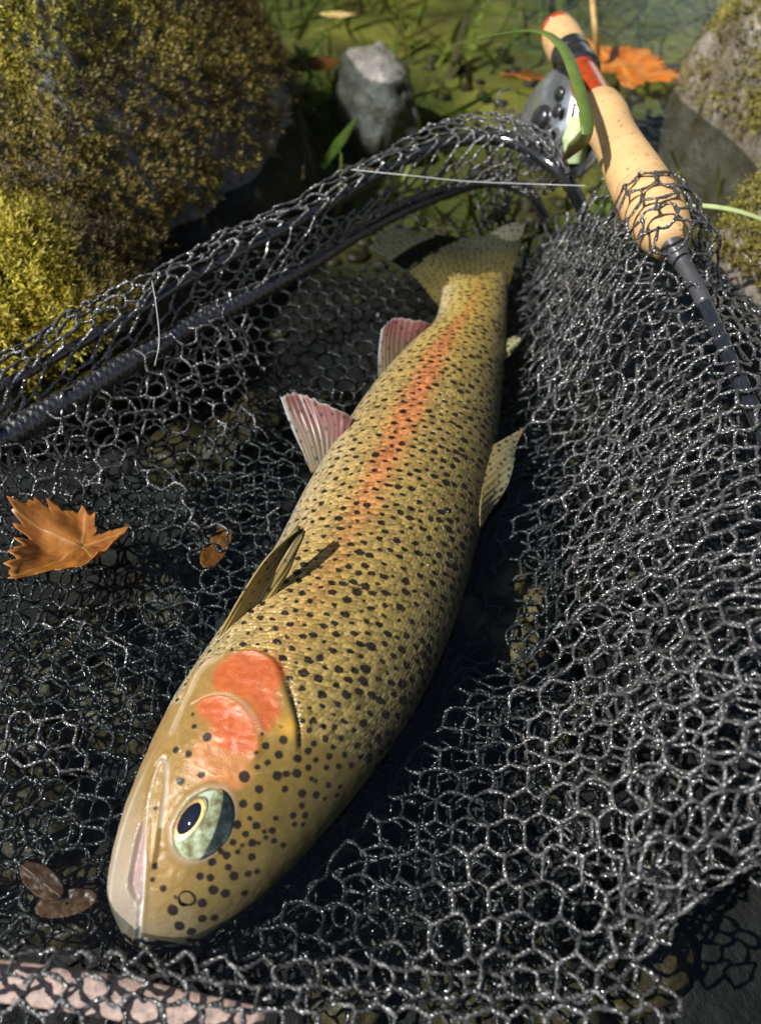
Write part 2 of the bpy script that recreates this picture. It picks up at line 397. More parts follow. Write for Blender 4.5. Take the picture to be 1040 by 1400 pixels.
# ------------------------------------------------------------------ rocks and moss
def ico(sub):
    bm = bmesh.new(); bmesh.ops.create_icosphere(bm, subdivisions=sub, radius=1)
    V = np.array([v.co[:] for v in bm.verts]); F = np.array([[v.index for v in f.verts] for f in bm.faces]); bm.free(); return V, F
ICO = {k: ico(k) for k in (2, 3, 4, 5, 6)}
def blob(c, r, sub=5, amp=.12, scale=2.2, seed=0, rot=0, sharp=.75, amp2=.03):
    U, F = ICO[sub]
    V = np.sign(U) * np.abs(U) ** sharp; V /= np.linalg.norm(V, axis=1)[:, None] ** .6
    d = 1 + amp * noise(U, scale, seed, 4) + amp2 * noise(U, scale * 7, seed + 3, 3)
    V = V * d[:, None] * np.asarray(r)
    cr, sr = math.cos(rot), math.sin(rot)
    V = np.stack((V[:, 0] * cr - V[:, 1] * sr, V[:, 0] * sr + V[:, 1] * cr, V[:, 2]), -1)
    return V + np.asarray(c), F
def sample(V, F, n, g):
    A = V[F[:, 0]]; B = V[F[:, 1]]; C = V[F[:, 2]]; N = np.cross(B - A, C - A); ar = np.linalg.norm(N, axis=1)
    i = g.choice(len(F), n, p=ar / ar.sum()); a, b = g.random((2, n)); s = a + b > 1; a[s] = 1 - a[s]; b[s] = 1 - b[s]
    return A[i] + (B - A)[i] * a[:, None] + (C - A)[i] * b[:, None], (N / ar[:, None])[i]
def moss(name, parent, P, N, size, col, g, nl=9, wid=.16):
    """sprigs: each a stem of small pointed leaves leaning off the rock"""
    n = len(P); d = N * .8 + np.array((0, 0, .45)) + g.normal(0, .42, (n, 3)); d /= np.linalg.norm(d, axis=1)[:, None]
    bend = g.normal(0, .35, (n, 3)) + np.array((0, 0, -.15)); Ls = size * g.uniform(.55, 1.35, n)
    t = np.linspace(.12, 1, nl)[None, :, None]
    pos = P[:, None] + (d[:, None] * t + bend[:, None] * t ** 2 * .5) * Ls[:, None, None]
    ax = d[:, None] + bend[:, None] * t; ax = ax / np.linalg.norm(ax, axis=2)[..., None]
    a = np.cross(ax, np.broadcast_to(g.normal(0, 1, (n, 1, 3)), ax.shape)); a /= np.linalg.norm(a, axis=2)[..., None] + 1e-9; b = np.cross(ax, a)
    ph = (np.arange(nl) * 2.4)[None, :, None] + g.uniform(0, 6, (n, 1, 1))
    out = a * np.cos(ph) + b * np.sin(ph); side = np.cross(ax, out)
    ll = (Ls[:, None, None] * .42) * (1.15 - .75 * t)
    tip = pos + (out * .75 + ax * .6) * ll; wv = side * ll * wid
    mid = pos + (out * .75 + ax * .45) * ll * .4
    V = np.stack((pos, mid - wv, tip, mid + wv), 2).reshape(-1, 3)
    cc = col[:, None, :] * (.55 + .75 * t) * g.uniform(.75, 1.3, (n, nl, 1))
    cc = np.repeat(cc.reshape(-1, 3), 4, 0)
    return tag(mesh_obj(name, V, np.arange(len(V)).reshape(-1, 4), M['moss'], parent, attrs={'Col': cc}), kind='stuff')

def lerp3(a, b, t): return np.asarray(a) * (1 - t[:, None]) + np.asarray(b) * t[:, None]
g = np.random.default_rng(11)
# the large dark boulder
bt = empty('mossy_boulder'); V, F = blob((-.345, .615, -.14), (.305, .280, .315), 6, .08, 2.0, 4, -.2, 1.0, .035)
mesh_obj('rock', V, F, M['boulder'], bt)
P, N = sample(V, F, 115000, g); px = to_px(P)
keep = (P[:, 2] > .004) & (px[:, 0] > -60) & (px[:, 1] > -60) & (px[:, 1] < 560) & (N @ np.array((.25, -.75, .6)) > -.5)
bare = smooth(-.03, .05, (P[:, 0] + .055) + .40 * (.05 - P[:, 2]) + .09 * noise(P, 18, 8, 3))
keep &= g.random(len(P)) > bare * 1.25
P, N = P[keep], N[keep]; P = P + N * (.007 * noise(P, 30, 61, 2))[:, None]
k = .5 + .5 * noise(P, 13, 21, 3); k = np.clip((k - .5) * 2.2 + .5, 0, 1); red = smooth(.13, .03, P[:, 2] + .04 * noise(P, 10, 5, 2))
col = lerp3((.055, .055, .009), (.44, .39, .038), k); col = lerp3(col, (.085, .045, .015), np.zeros(len(P))) * (1 - .75 * red[:, None]) + .75 * red[:, None] * lerp3((.085, .046, .013), (.20, .13, .03), k)
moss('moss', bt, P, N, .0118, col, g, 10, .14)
tag(bt, 'big dark boulder under olive and brown moss, shaded side towards the net', 'boulder', 'mossy rocks at the water edge')
# lower shelf of bright moss
bt = empty('mossy_rock'); V, F = blob((-.262, .385, -.03), (.135, .10, .072), 5, .14, 2.2, 9, .1, .8)
mesh_obj('rock', V, F, M['boulder'], bt)
P, N = sample(V, F, 20000, g); keep = (P[:, 2] > 0) & (to_px(P)[:, 0] > -60); P, N = P[keep], N[keep]
k = np.clip(.5 + 1.1 * noise(P, 20, 33, 2), 0, 1)
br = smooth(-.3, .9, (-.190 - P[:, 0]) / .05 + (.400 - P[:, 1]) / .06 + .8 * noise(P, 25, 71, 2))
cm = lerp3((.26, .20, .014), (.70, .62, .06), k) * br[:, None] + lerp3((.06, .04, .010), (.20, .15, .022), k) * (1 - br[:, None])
P = P + N * (.006 * noise(P, 40, 62, 2))[:, None]
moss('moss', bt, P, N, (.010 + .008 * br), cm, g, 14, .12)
tag(bt, 'low rock covered in bright yellow-green feathery moss beside the net rim', 'rock', 'mossy rocks at the water edge')
# rocks on the right
for nm, c, r, seed, n, lab in (('mossy_rock', (.462, .60, -.01), (.205, .20, .185), 14, 26000, 'tall wet rock with olive moss beside the cork rod grip'),
                               ('mossy_rock', (.325, .40, -.005), (.105, .085, .075), 17, 9000, 'low wet rock dotted with moss to the right of the rod shaft')):
    bt = empty(nm); V, F = blob(c, r, 6, .16, 2.3, seed, .2, .9); mesh_obj('rock', V, F, M['boulder_r'], bt)
    P, N = sample(V, F, n * 2, g); q = .22 + 1.2 * noise(P, 26, 40, 3) + .9 * (P[:, 2] - .12 * (r[2] + c[2])) / r[2]
    keep = (P[:, 2] > .006) & (q + g.normal(0, .25, len(P)) > .12) & (to_px(P)[:, 0] < 1120); P, N = P[keep], N[keep]
    k = np.clip(.5 + 1.0 * noise(P, 18, 51, 2), 0, 1)
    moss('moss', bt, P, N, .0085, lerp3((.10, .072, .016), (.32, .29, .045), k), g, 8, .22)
    tag(bt, lab, 'rock', 'mossy rocks at the water edge')
# the small grey stone in the far water
c = at(512, 85, .0); V, F = blob((c[0], c[1], -.044), (.036, .066, .054), 5, .18, 2.4, 23, .32, .8, .03)
tag(mesh_obj('grey_stone', V, F, M['grey_rock']), 'wet grey stone breaking the surface beyond the net', 'stone')
# stones of the stream bed that can be told apart through the mesh
spots = [(680, 830, .03), (655, 770, .02), (700, 790, .022), (720, 850, .024), (690, 900, .026), (640, 960, .022), (640, 870, .02), (720, 560, .03), (760, 600, .026), (740, 500, .026), (800, 540, .03),
         (330, 600, .03), (300, 700, .022), (250, 620, .026), (880, 1320, .022), (760, 1340, .024), (640, 1370, .02),
         (90, 1230, .02), (40, 1120, .022), (150, 950, .024), (60, 900, .026), (230, 800, .024), (460, 560, .024), (560, 1290, .02), (480, 1350, .022), (30, 1000, .02), (120, 860, .02)]
for i, (x, y, r) in enumerate(spots):
    p = at(x, y, -.06); s = g.uniform(.8, 1.2, 3)
    V, F = blob((p[0], p[1], bed_z(p[:1], p[1:2])[0] + .004), (r * s[0] * 1.1, r * s[1] * .8, r * .75 * s[2]), 4, .32, 1.9, 60 + i, g.uniform(0, 3), .62, .05)
    lab = ('brown stone under the foot of the net in the foreground', 'stones under the near net') if y > 1250 else ('golden brown stone on the bed along the back of the trout', 'stones along the trout back') if x > 600 else ('brown stone on the bed under the left hand mesh', 'stones under the left mesh')
    gold = 640 <= x <= 730 and 760 <= y <= 910
    if gold: V = p + (V - p) * (.62, .62, .8); V[:, 2] += .026; lab = ('golden brown stone close under the surface beside the trout flank', 'stones beside the trout flank')
    tag(mesh_obj('bed_stone', V, F, M['gold_stone' if gold else 'stone']), lab[0], 'stone', lab[1])
# gravel nobody can count
a = Acc(); U, Fi = ICO[2]
for i in range(700):
    x, y = g.uniform(-.32, .36), g.uniform(-.05, .9); r = g.uniform(.003, .009)
    if (x < .07 or y < .06) and y < .5 and g.random() < .93: continue
    z = bed_z(np.array([x]), np.array([y]))[0]
    cs = np.array((.060, .046, .020)) * g.uniform(.4, 1.6) * (1, g.uniform(.9, 1.1), g.uniform(.8, 1.2))
    a.add(U * (1 + .45 * noise(U, 1.5, i)[:, None]) * (r * g.uniform(.8, 1.3), r, r * .6) + (x, y, z + r * .2), Fi, cs)
M['gravel'] = vcol('gravel', .5, 250, .35, .4, .001)
tag(a.obj('gravel', M['gravel']), 'loose brown gravel on the stream bed', 'gravel', kind='stuff')

# ------------------------------------------------------------------ water weed beyond the net
def blade(base, direc, L, wdt, bend, n=7):
    t = np.linspace(0, 1, n)[:, None]; P = base + direc * L * t + bend * L * t ** 2
    s = np.cross(np.gradient(P, axis=0), (.3, .5, .8)); s /= np.linalg.norm(s, axis=1)[:, None] + 1e-9
    ww = wdt * (1 - t ** 2 * .92)
    V = np.stack((P - s * ww, P + s * ww), 1).reshape(-1, 3); i = np.arange(n - 1) * 2
    return V, np.stack((i, i + 1, i + 3, i + 2), 1)
a = Acc()
for i in range(1000):
    x, y = g.uniform(-.30, .46), g.uniform(.50, 1.35)
    nz = noise(np.array([[x, y, 0]]), 9, 77, 2)[0]
    if nz < -.12 + .25 * (x < -.0) * (y < .68): continue
    z = bed_z(np.array([x]), np.array([y]))[0]; d = g.normal(0, .6, 3); d[2] = abs(d[2]) * .5 + .35; d /= np.linalg.norm(d)
    k = g.random(); cc = np.array((.18, .32, .035)) * (1 - k) + np.array((.55, .56, .09)) * k
    if g.random() < .2: cc = np.array((.42, .30, .12)) * g.uniform(.5, 1.2)
    V, F = blade(np.array((x, y, z)), d, g.uniform(.05, .13), g.uniform(.0015, .004), g.normal(0, .35, 3))
    V[:, 2] = np.minimum(V[:, 2], -.008 - .010 * g.random()); a.add(V, F, cc * g.uniform(.6, 1.2))
tag(a.obj('water_weed', M['weed']), 'green and straw coloured weed growing under the far water', 'weed', kind='stuff')

# ------------------------------------------------------------------ the trout
fish = empty('trout'); tag(fish, 'spotted golden trout with orange stripe and red gill cover, lying on its side', 'fish')
ST = [((163, 1280), (194, 1300)), ((150, 1242), (240, 1297)), ((150, 1202), (292, 1276)), ((168, 1125), (365, 1222)), ((200, 1042), (443, 1138)), ((238, 965), (520, 1042)), ((282, 898), (580, 948)),
      ((330, 830), (622, 850)), ((375, 760), (648, 760)), ((415, 682), (668, 680)), ((458, 612), (680, 600)), ((503, 545), (687, 520)), ((548, 492), (691, 470)), ((590, 448), (693, 428)), ((602, 410), (694, 388)), ((598, 388), (699, 365))]
ZC = [-.007, -.006, -.0045, -.002, 0, .001, .002, .002, .002, .002, .001, .001, 0, -.001, -.002, -.003]
WR = [.55, .58, .60, .62, .62, .61, .60, .60, .60, .60, .60, .60, .57, .48, .30, .05]
B = np.array([at(*s[0], ZC[i]) for i, s in enumerate(ST)]); D = np.array([at(*s[1], ZC[i]) for i, s in enumerate(ST)])
NS, NP = 620, 300
mid = (B + D) / 2; arc = np.concatenate(([0], np.cumsum(np.linalg.norm(np.diff(mid, axis=0), axis=1)))); LEN = arc[-1]
def resample(A):
    A = np.asarray(A, float); A2 = A if A.ndim == 2 else A[:, None]
    fine = catmull(A2, 2000); fm = catmull(mid, 2000); fa = np.concatenate(([0], np.cumsum(np.linalg.norm(np.diff(fm, axis=0), axis=1)))); fa *= LEN / fa[-1]
    s = np.linspace(0, LEN, NS); r = np.stack([np.interp(s, fa, fine[:, k]) for k in range(A2.shape[1])], -1)
    return r if A.ndim == 2 else r[:, 0]
Bs, Ds, Wr = resample(B), resample(D), resample(WR); S = np.linspace(0, LEN, NS)
Cm = (Bs + Ds) / 2; half = np.linalg.norm(Ds - Bs, axis=1) / 2; e1 = (Ds - Bs) / (2 * half[:, None])
tip = np.clip(S / .012, 0, 1); tipf = np.sqrt(1 - (1 - tip) ** 2) * .94 + .06       # rounded snout
phi = np.linspace(0, 2 * np.pi, NP, endpoint=False)
ct, stn = np.cos(phi), np.sin(phi)                                          # ct: -1 belly .. +1 back ; stn: up
T_ = ct[None] * np.ones((NS, 1)); up = np.array((0, 0, 1.))
shape_x = np.sign(ct) * np.abs(ct) ** .92; shape_z = np.sign(stn) * np.abs(stn) ** 0.98
hw = half * Wr * tipf
V3 = Cm[:, None] + e1[:, None] * (shape_x[None] * (half * (.35 + .65 * tipf))[:, None])[..., None] + up * ((shape_z[None] * (1 - .10 * ct[None])) * hw[:, None])[..., None]
def grid_faces(ns, npn):
    i = np.arange(ns - 1)[:, None] * npn; j = np.arange(npn)[None]; k = (j + 1) % npn
    return np.stack(np.broadcast_arrays(i + j, i + k, i + npn + k, i + npn + j), -1).reshape(-1, 4)
FF = grid_faces(NS, NP)[:, ::-1]; FV = V3.reshape(-1, 3).copy()
SS = np.repeat(S, NP); TT = T_.ravel(); UPF = np.tile(stn, NS)
caps = [np.arange(NP)[None], (np.arange(NP) + (NS - 1) * NP)[None, ::-1]]
bvh = BVHTree.FromPolygons([tuple(v) for v in FV], [tuple(f) for f in FF])
CAMP = Vector((0, 0, CAM_H))
def hit(px, py):
    q = at(px, py, 0); d = (Vector(q) - CAMP).normalized(); r = bvh.ray_cast(CAMP, d)
    if r[0] is None: r = bvh.find_nearest(Vector(q))
    nv_ = np.array(r[1]); return np.array(r[0]), nv_ * (-1 if nv_ @ np.array(d) > 0 else 1)
nor = np.cross(np.roll(V3, -1, 1) - np.roll(V3, 1, 1), np.gradient(V3, axis=0)); nor /= np.linalg.norm(nor, axis=2)[..., None] + 1e-12
if (nor[NS // 2, NP // 4] @ up) < 0: nor = -nor
FN = nor.reshape(-1, 3)
def crop1(X, Y): return 130 + .34615 * X, 860 + .34615 * Y
headm = SS < np.linalg.norm(mid[6] - mid[0]) * 1.35
HI = np.where(headm & (UPF > -.25))[0]; HV = FV[HI]
def seg_dist(P, poly):
    best = np.full(len(P), 1e9); tpar = np.zeros(len(P)); m = len(poly) - 1
    for i in range(m):
        a, b = poly[i], poly[i + 1]; ab = b - a; t = np.clip(((P - a) @ ab) / (ab @ ab), 0, 1)
        d = np.linalg.norm(P - a - t[:, None] * ab, axis=1); u = d < best; best[u] = d[u]; tpar[u] = (i + t[u]) / m
    return best, tpar
def line(pts, n=40):
    P2 = catmull(np.array(pts, float), n); return np.array([hit(*p)[0] for p in P2])
HP = to_px(HV)                                                              # only to ask which side of a seam a skin point lies on
def inside(Q, poly):
    poly = np.asarray(poly, float); r = np.zeros(len(Q), bool); j = len(poly) - 1
    for i in range(len(poly)):
        a, b = poly[i], poly[j]
        c = ((a[1] > Q[:, 1]) != (b[1] > Q[:, 1])) & (Q[:, 0] < (b[0] - a[0]) * (Q[:, 1] - a[1]) / (b[1] - a[1] + 1e-12) + a[0]); r ^= c; j = i
    return r
def region(pts, smoothn=60):
    poly = catmull(np.array(list(pts) + [pts[0]], float), smoothn)
    P3 = np.array([hit(*p)[0] for p in poly]); d, _ = seg_dist(HV, P3); return np.where(inside(HP, poly), -d, d)
OPER = [(250, 950), (272, 916), (300, 897), (335, 889), (366, 895), (385, 916), (396, 948), (406, 985), (409, 1018), (400, 1052), (352, 1058), (290, 1060), (243, 1020)]
PRE = [(262, 962), (285, 951), (310, 950), (332, 962), (348, 982), (357, 1004), (356, 1030), (340, 1050), (300, 1062), (262, 1040), (246, 1000)]
MAXI = [(206, 1190), (200, 1160), (201, 1110), (208, 1068), (220, 1040), (229, 1040), (227, 1075), (222, 1120), (216, 1165), (211, 1186)]
JAWIN = [(188, 1240), (176, 1215), (178, 1185), (188, 1140), (196, 1122), (198, 1160), (196, 1205), (195, 1235)]
eyeP, eyeN = hit(277, 1126)
mouth = line([(189, 1297), (192, 1245), (197, 1180), (203, 1110), (214, 1060), (226, 1036)])
d_op, d_pre, d_max, d_jin = region(OPER), region(PRE), region(MAXI), region(JAWIN)
dm, tm = seg_dist(HV, mouth)
fa = Cm[40] - Cm[0]; fa /= np.linalg.norm(fa); ev = HV - eyeP; de = np.linalg.norm(ev - fa * ((ev @ fa) * .25)[:, None], axis=1)
slit = line([(385, 918), (396, 948), (406, 985), (409, 1018)]); dsl, tsl = seg_dist(HV, slit)
brl = line([(235, 1000), (255, 955), (280, 915), (305, 897)]); dbr, _ = seg_dist(HV, brl)
mm = .001
disp = np.zeros(len(FV))
dd = np.zeros(len(HI))
def plate(pts, reg, h, run):
    d, t = seg_dist(HV, line(pts)); v = np.where(reg < 0, np.exp(-d / run) * smooth(0, .5 * mm, d), 0); return h * v * smooth(0, .1, t) * smooth(1, .85, t)
dd += plate(OPER[:10], d_op, 1.7 * mm, 9 * mm) + plate(PRE[:8], d_pre, .8 * mm, 4 * mm)
dd += .9 * mm * smooth(.3 * mm, -.9 * mm, d_max)
dd -= 1.6 * mm * smooth(.4 * mm, -1.0 * mm, d_jin)
dd -= 1.0 * mm * np.exp(-(dm / (.6 * mm)) ** 2)
dd += .5 * mm * np.exp(-((dm - 1.3 * mm) / (.7 * mm)) ** 2)
dd -= .9 * mm * np.exp(-(dsl / (.7 * mm)) ** 2)
dd -= .5 * mm * np.exp(-(dbr / (.6 * mm)) ** 2)
ER = .0086
dd += .6 * mm * np.exp(-((de - ER * 1.05) / (1.5 * mm)) ** 2) - 2.4 * mm * smooth(ER * .95, ER * .7, de)
dd += .25 * mm * noise(HV, 160, 3, 3) + .16 * mm * noise(HV, 600, 4, 2)
disp[HI] = dd
FV = FV + FN * disp[:, None]
# colour of the skin
tw = TT + .05 * noise(FV, 60, 8, 2); sn = SS / LEN
def ramp(x, xs, cs):
    cs = np.asarray(cs, float); return np.stack([np.interp(x, xs, cs[:, k]) for k in range(3)], -1)
body = ramp(tw, [-1, -.8, -.5, -.1, .3, .6, .85, 1.0], [(.44, .37, .25), (.42, .32, .155), (.40, .275, .095), (.37, .245, .068), (.31, .215, .06), (.20, .150, .046), (.10, .082, .032), (.055, .05, .028)])
pale = ramp(tw, [-1, -.6, 0, .5, 1], [(.46, .39, .22), (.46, .34, .11), (.44, .29, .055), (.32, .23, .06), (.12, .10, .05)])
kk = smooth(.62, .85, sn)[:, None]; col = (body * (1 - kk) + pale * kk) * (.86, .87, .90)
col *= (1 + .16 * noise(FV, 45, 12, 3))[:, None]
stc = np.interp(sn, [.25, .45, .6, .75, .9], [-.16, -.14, -.10, -.06, -.0])
stw = np.interp(sn, [.25, .45, .6, .75, .92], [.11, .13, .16, .17, .12])
sa = np.interp(sn, [.30, .42, .52, .66, .80, .92], [.10, .38, .78, .88, .7, .1]) * (1 + .25 * noise(FV, 90, 14, 3))
sk = np.clip(sa * np.exp(-np.abs((tw - stc + .05 * noise(FV, 120, 15, 3)) / stw) ** 2.6), 0, 1)[:, None]
col = col * (1 - sk) + np.array((.46, .15, .055)) * sk
# head
hf = np.zeros(len(FV)); hf[HI] = smooth(.002, -.002, np.where(d_op < .0, d_op, np.minimum(d_op, (SS[HI] - np.median(SS[HI][np.abs(d_op) < .002])))))
hc = ramp(tw[HI], [-1, -.7, -.35, 0, .4, .75, 1], [(.28, .195, .085), (.27, .172, .055), (.265, .158, .040), (.245, .152, .036), (.175, .122, .032), (.11, .085, .028), (.06, .054, .026)])
sil = smooth(.055, .0, SS[HI])[:, None]; hc = hc * (1 - .15 * sil) + np.array((.28, .24, .17)) * .15 * sil
hc = hc * (.92, .88, .80); h_ = hf[HI][:, None]; cH = col[HI] * (1 - h_) + hc * h_
nz = noise(HV, 140, 18, 3); nz2 = noise(HV, 420, 28, 4)
cH *= (1 + .16 * noise(HV, 260, 38, 4))[:, None] * .95
R1 = region([(300, 948), (292, 925), (310, 900), (340, 890), (366, 897), (383, 918), (384, 955), (380, 985), (368, 1000), (356, 998), (348, 978), (330, 958)])
R2 = region([(278, 955), (305, 950), (330, 962), (346, 982), (354, 1005), (350, 1030), (330, 1036), (312, 1030), (296, 1010), (282, 985), (274, 968)])
R3 = region([(290, 1000), (352, 1015), (348, 1050), (330, 1074), (300, 1078), (265, 1068), (258, 1040), (270, 1010)])
for R_, c, k in ((R3, (.42, .16, .055), .75), (R1, (.38, .078, .020), .95), (R2, (.40, .080, .020), .95)):
    a_ = (k * smooth(1.8 * mm, -2.6 * mm, R_ + 3.2 * mm * nz) * (1 - .35 * smooth(.15, .6, nz2)))[:, None]; cH = cH * (1 - a_) + np.array(c) * (1 + .35 * nz2[:, None]) * a_
dpl, _ = seg_dist(HV, line([(262, 962), (285, 951), (310, 950), (332, 962), (348, 982), (357, 1004)]))
a_ = (.75 * np.exp(-(dpl / (.45 * mm)) ** 2))[:, None]; cH = cH * (1 - a_) + np.array((.70, .42, .26)) * a_
a_ = (.35 * np.exp(-((dbr - .8 * mm) / (.7 * mm)) ** 2))[:, None]; cH = cH * (1 - a_) + np.array((.62, .50, .36)) * a_
a_ = (.9 * np.exp(-(dsl / (.8 * mm)) ** 2) * smooth(.0, .3, tsl))[:, None]; cH = cH * (1 - a_) + np.array((.05, .04, .03)) * a_
yl = np.linalg.norm(HV - hit(393, 995)[0], axis=1); a_ = (.6 * np.exp(-(yl / .004) ** 2))[:, None]; cH = cH * (1 - a_) + np.array((.60, .33, .04)) * a_
# lower jaw: pale grey, white lip, dusky pink inside
jaw = region([(196, 1292), (150, 1275), (140, 1200), (160, 1115), (190, 1040), (200, 1060), (197, 1120), (194, 1200)])
dj, tj = seg_dist(HV, line([(168, 1278), (154, 1250), (153, 1205), (168, 1135), (195, 1062), (232, 985)])); a_ = (.55 * np.exp(-(dj / (.9 * mm)) ** 2) * smooth(1, .5, tj))[:, None]; cH = cH * (1 - a_) + np.array((.62, .60, .54)) * a_
jg = smooth(1200, 1300, HP[:, 1]) * .0 + smooth(.05, .01, SS[HI])
a_ = (smooth(1. * mm, -1.5 * mm, jaw) * (.10 + .5 * jg))[:, None]; cH = cH * (1 - a_) + np.array((.34, .30, .25)) * a_
a_ = (.85 * smooth(.6 * mm, -1.2 * mm, d_jin))[:, None]; cH = cH * (1 - a_) + np.array((.30, .20, .19)) * a_
a_ = (.85 * np.exp(-((dm) / (.75 * mm)) ** 2) * smooth(.75, .45, tm))[:, None]; cH = cH * (1 - a_) + np.array((.80, .79, .74)) * a_
a_ = (.6 * np.exp(-(dm / (.7 * mm)) ** 2) * smooth(.5, .8, tm))[:, None]; cH = cH * (1 - a_) + np.array((.50, .42, .36)) * a_
a_ = (.55 * np.exp(-(np.abs(d_max) / (.5 * mm)) ** 2))[:, None]; cH = cH * (1 - a_) + np.array((.14, .09, .04)) * a_
dmx, _ = seg_dist(HV, line([(213, 1045), (224, 1035), (229, 1050), (226, 1090), (221, 1130)])); a_ = (.6 * np.exp(-(dmx / (.55 * mm)) ** 2))[:, None]; cH = cH * (1 - a_) + np.array((.72, .62, .52)) * a_
a_ = (.3 * np.exp(-((de - ER * 1.08) / (.9 * mm)) ** 2))[:, None]; cH = cH * (1 - a_) + np.array((.38, .36, .30)) * a_
a_ = (.9 * smooth(ER * 1.02, ER * .9, de))[:, None]; cH = cH * (1 - a_) + np.array((.10, .085, .06)) * a_
sn_end = smooth(.022, .002, SS[HI] - .006 * nz)[:, None]; cH = cH * (1 - .3 * sn_end) + np.array((.24, .22, .20)) * .3 * sn_end
col[HI] = cH
# spots: (x, y, r) on the head as seen in the photograph, scattered over the body
HS = [(443,427,17),(320,478,13),(370,492,14),(420,576,13),(338,600,15),(590,583,20),(647,633,15),(585,690,15),(645,702,16),(720,580,17),(755,572,12),(798,570,16),(745,438,18),(674,462,14),(726,497,15),(800,512,15),(637,490,10),(682,528,11),(641,545,10),(750,632,12),(818,650,15),(873,655,14),(816,698,12),(783,737,13),(829,736,13),(788,771,10),(820,772,9),(714,748,10),(612,748,9),(562,772,15),(637,777,14),(700,795,12),(668,800,8),(594,810,12),(545,843,12),(621,845,14),(648,845,7),(581,855,8),(675,823,9),(707,836,11),(744,855,11),(495,875,11),(520,894,14),(564,880,9),(620,901,14),(463,920,14),(527,940,12),(415,977,13),(456,982,13),(549,976,16),(605,968,12),(640,957,10),(467,1031,17),(515,1044,16),(424,1081,16),(307,1111,19),(424,1143,15),(334,1174,18),(381,1195,16),(472,1140,14),(591,1043,13),(247,1238,14),(386,338,8),(392,385,10),(245,712,12),(238,935,12),(228,990,9),(270,1025,12),(863,365,14),(902,383,12),(845,399,12),(946,389,13),(910,433,13),(864,452,12),(842,482,14),(973,432,13),(940,467,10),(925,503,13),(872,517,11),(843,547,12),(986,498,12),(963,543,12),(913,547,11),(1012,538,13),(922,616,12),(968,622,9),(957,657,11),(907,670,9),(854,591,9),(871,600,8),(762,318,10),(735,388,11),(755,275,10),(820,362,11),(658,416,10),(700,386,8)]
HS += [(318, 1060, 7), (352, 1085, 5)]                                      # the two nostril pores
hp = [(hit(*crop1(x, y))[0], r) for x, y, r in HS]
SPOT = [(p, r * .34615 * KPX * .265, 1.) for p, r in hp]
cell = {}
def key(p): return tuple(np.floor(p / .006).astype(int))
def near(p, dmin):
    k0 = key(p)
    for i in (-1, 0, 1):
        for j in (-1, 0, 1):
            for k in (-1, 0, 1):
                for q in cell.get((k0[0] + i, k0[1] + j, k0[2] + k), ()):
                    if np.dot(q - p, q - p) < dmin * dmin: return True
    return False
for p, r, _ in SPOT: cell.setdefault(key(p), []).append(p)
wgt = np.repeat(half, NP); wgt = wgt / wgt.sum(); cand = g.choice(len(FV), 60000, p=wgt)
hline = hf > .3
hs_lim = np.zeros(len(FV), bool); hs_lim[HI] = True
for i in cand:
    if hline[i]: continue
    t = TT[i]; s_ = sn[i]
    if UPF[i] < -.15 and t < .2: continue
    sp_ = np.interp(t, [-1, -.75, -.3, .5, 1], [.0060, .0047, .0041, .0040, .0042]) * np.interp(s_, [.2, .5, 1], [.98, 1.0, .92])
    if near(FV[i], sp_): continue
    cell.setdefault(key(FV[i]), []).append(FV[i])
    SPOT.append((FV[i], np.interp(t, [-1, -.6, .2, 1], [.0009, .0013, .0015, .0017]) * np.interp(s_, [.2, .6, 1], [1.05, 1.0, .9]) * g.uniform(.55, 1.3), 0.))
from mathutils.kdtree import KDTree
kd = KDTree(len(SPOT))
for i, (p, r, _) in enumerate(SPOT): kd.insert(Vector(p), i)
kd.balance()
SPp = np.array([s[0] for s in SPOT]); SPr = np.array([s[1] for s in SPOT]); SPh = np.array([s[2] for s in SPOT])
nn = np.zeros((len(FV), 3), int)
for i, v in enumerate(FV):
    r3 = kd.find_n(v, 3); nn[i] = [x[1] for x in r3]
axl = np.repeat(np.gradient(Cm, axis=0), NP, 0); axl /= np.linalg.norm(axl, axis=1)[:, None]
sd = np.full(len(FV), 1e9)
stretch = g.uniform(1.1, 1.7, len(SPOT)); stretch[SPh > 0] = 1.05
for k in range(3):
    q = nn[:, k]; dv = FV - SPp[q]; al = (dv * axl).sum(1); tr2 = np.maximum((dv * dv).sum(1) - al ** 2, 0)
    sd = np.minimum(sd, np.sqrt((al * stretch[q]) ** 2 + tr2 / 1.1) - SPr[q])
UV = np.stack((SS * 1.0, np.arctan2(UPF, TT) * np.repeat(half, NP) * .8), -1)
bo = mesh_obj('body', FV, [FF, caps[0], caps[1]], M['skin'], fish, attrs={'Col': np.clip(col, 0, 1), 'spot': sd, 'head': hf, 'UVMap': UV})

# eye
def sphere_cap(c, axis, r, ang, n=40, m=14, stretch=None, a0=0.0):
    ax = Vector(axis).normalized(); q = ax.to_track_quat('Z', 'Y').to_matrix(); Mx = np.array(q)
    al = np.linspace(a0, ang, m); th = np.linspace(0, 2 * np.pi, n, endpoint=False)
    P = np.stack((np.sin(al)[:, None] * np.cos(th), np.sin(al)[:, None] * np.sin(th), np.cos(al)[:, None] * np.ones(n)), -1).reshape(-1, 3) * r
    P = P @ Mx.T
    if stretch is not None: P = P @ stretch
    return P + c, grid_faces(m, n)[:, ::-1]
fa = Cm[40] - Cm[0]; fa /= np.linalg.norm(fa)
fp = fa - eyeN * (fa @ eyeN); fp /= np.linalg.norm(fp)
STR = np.eye(3) + .30 * np.outer(fp, fp); STI = np.eye(3) + .85 * np.outer(fp, fp)
er = .0190; ec = eyeP - eyeN * (er - .0021)                                # a shallow dome, nearly flush with the cheek
lft = -e1[60] - eyeN * (-e1[60] @ eyeN); lft /= np.linalg.norm(lft)
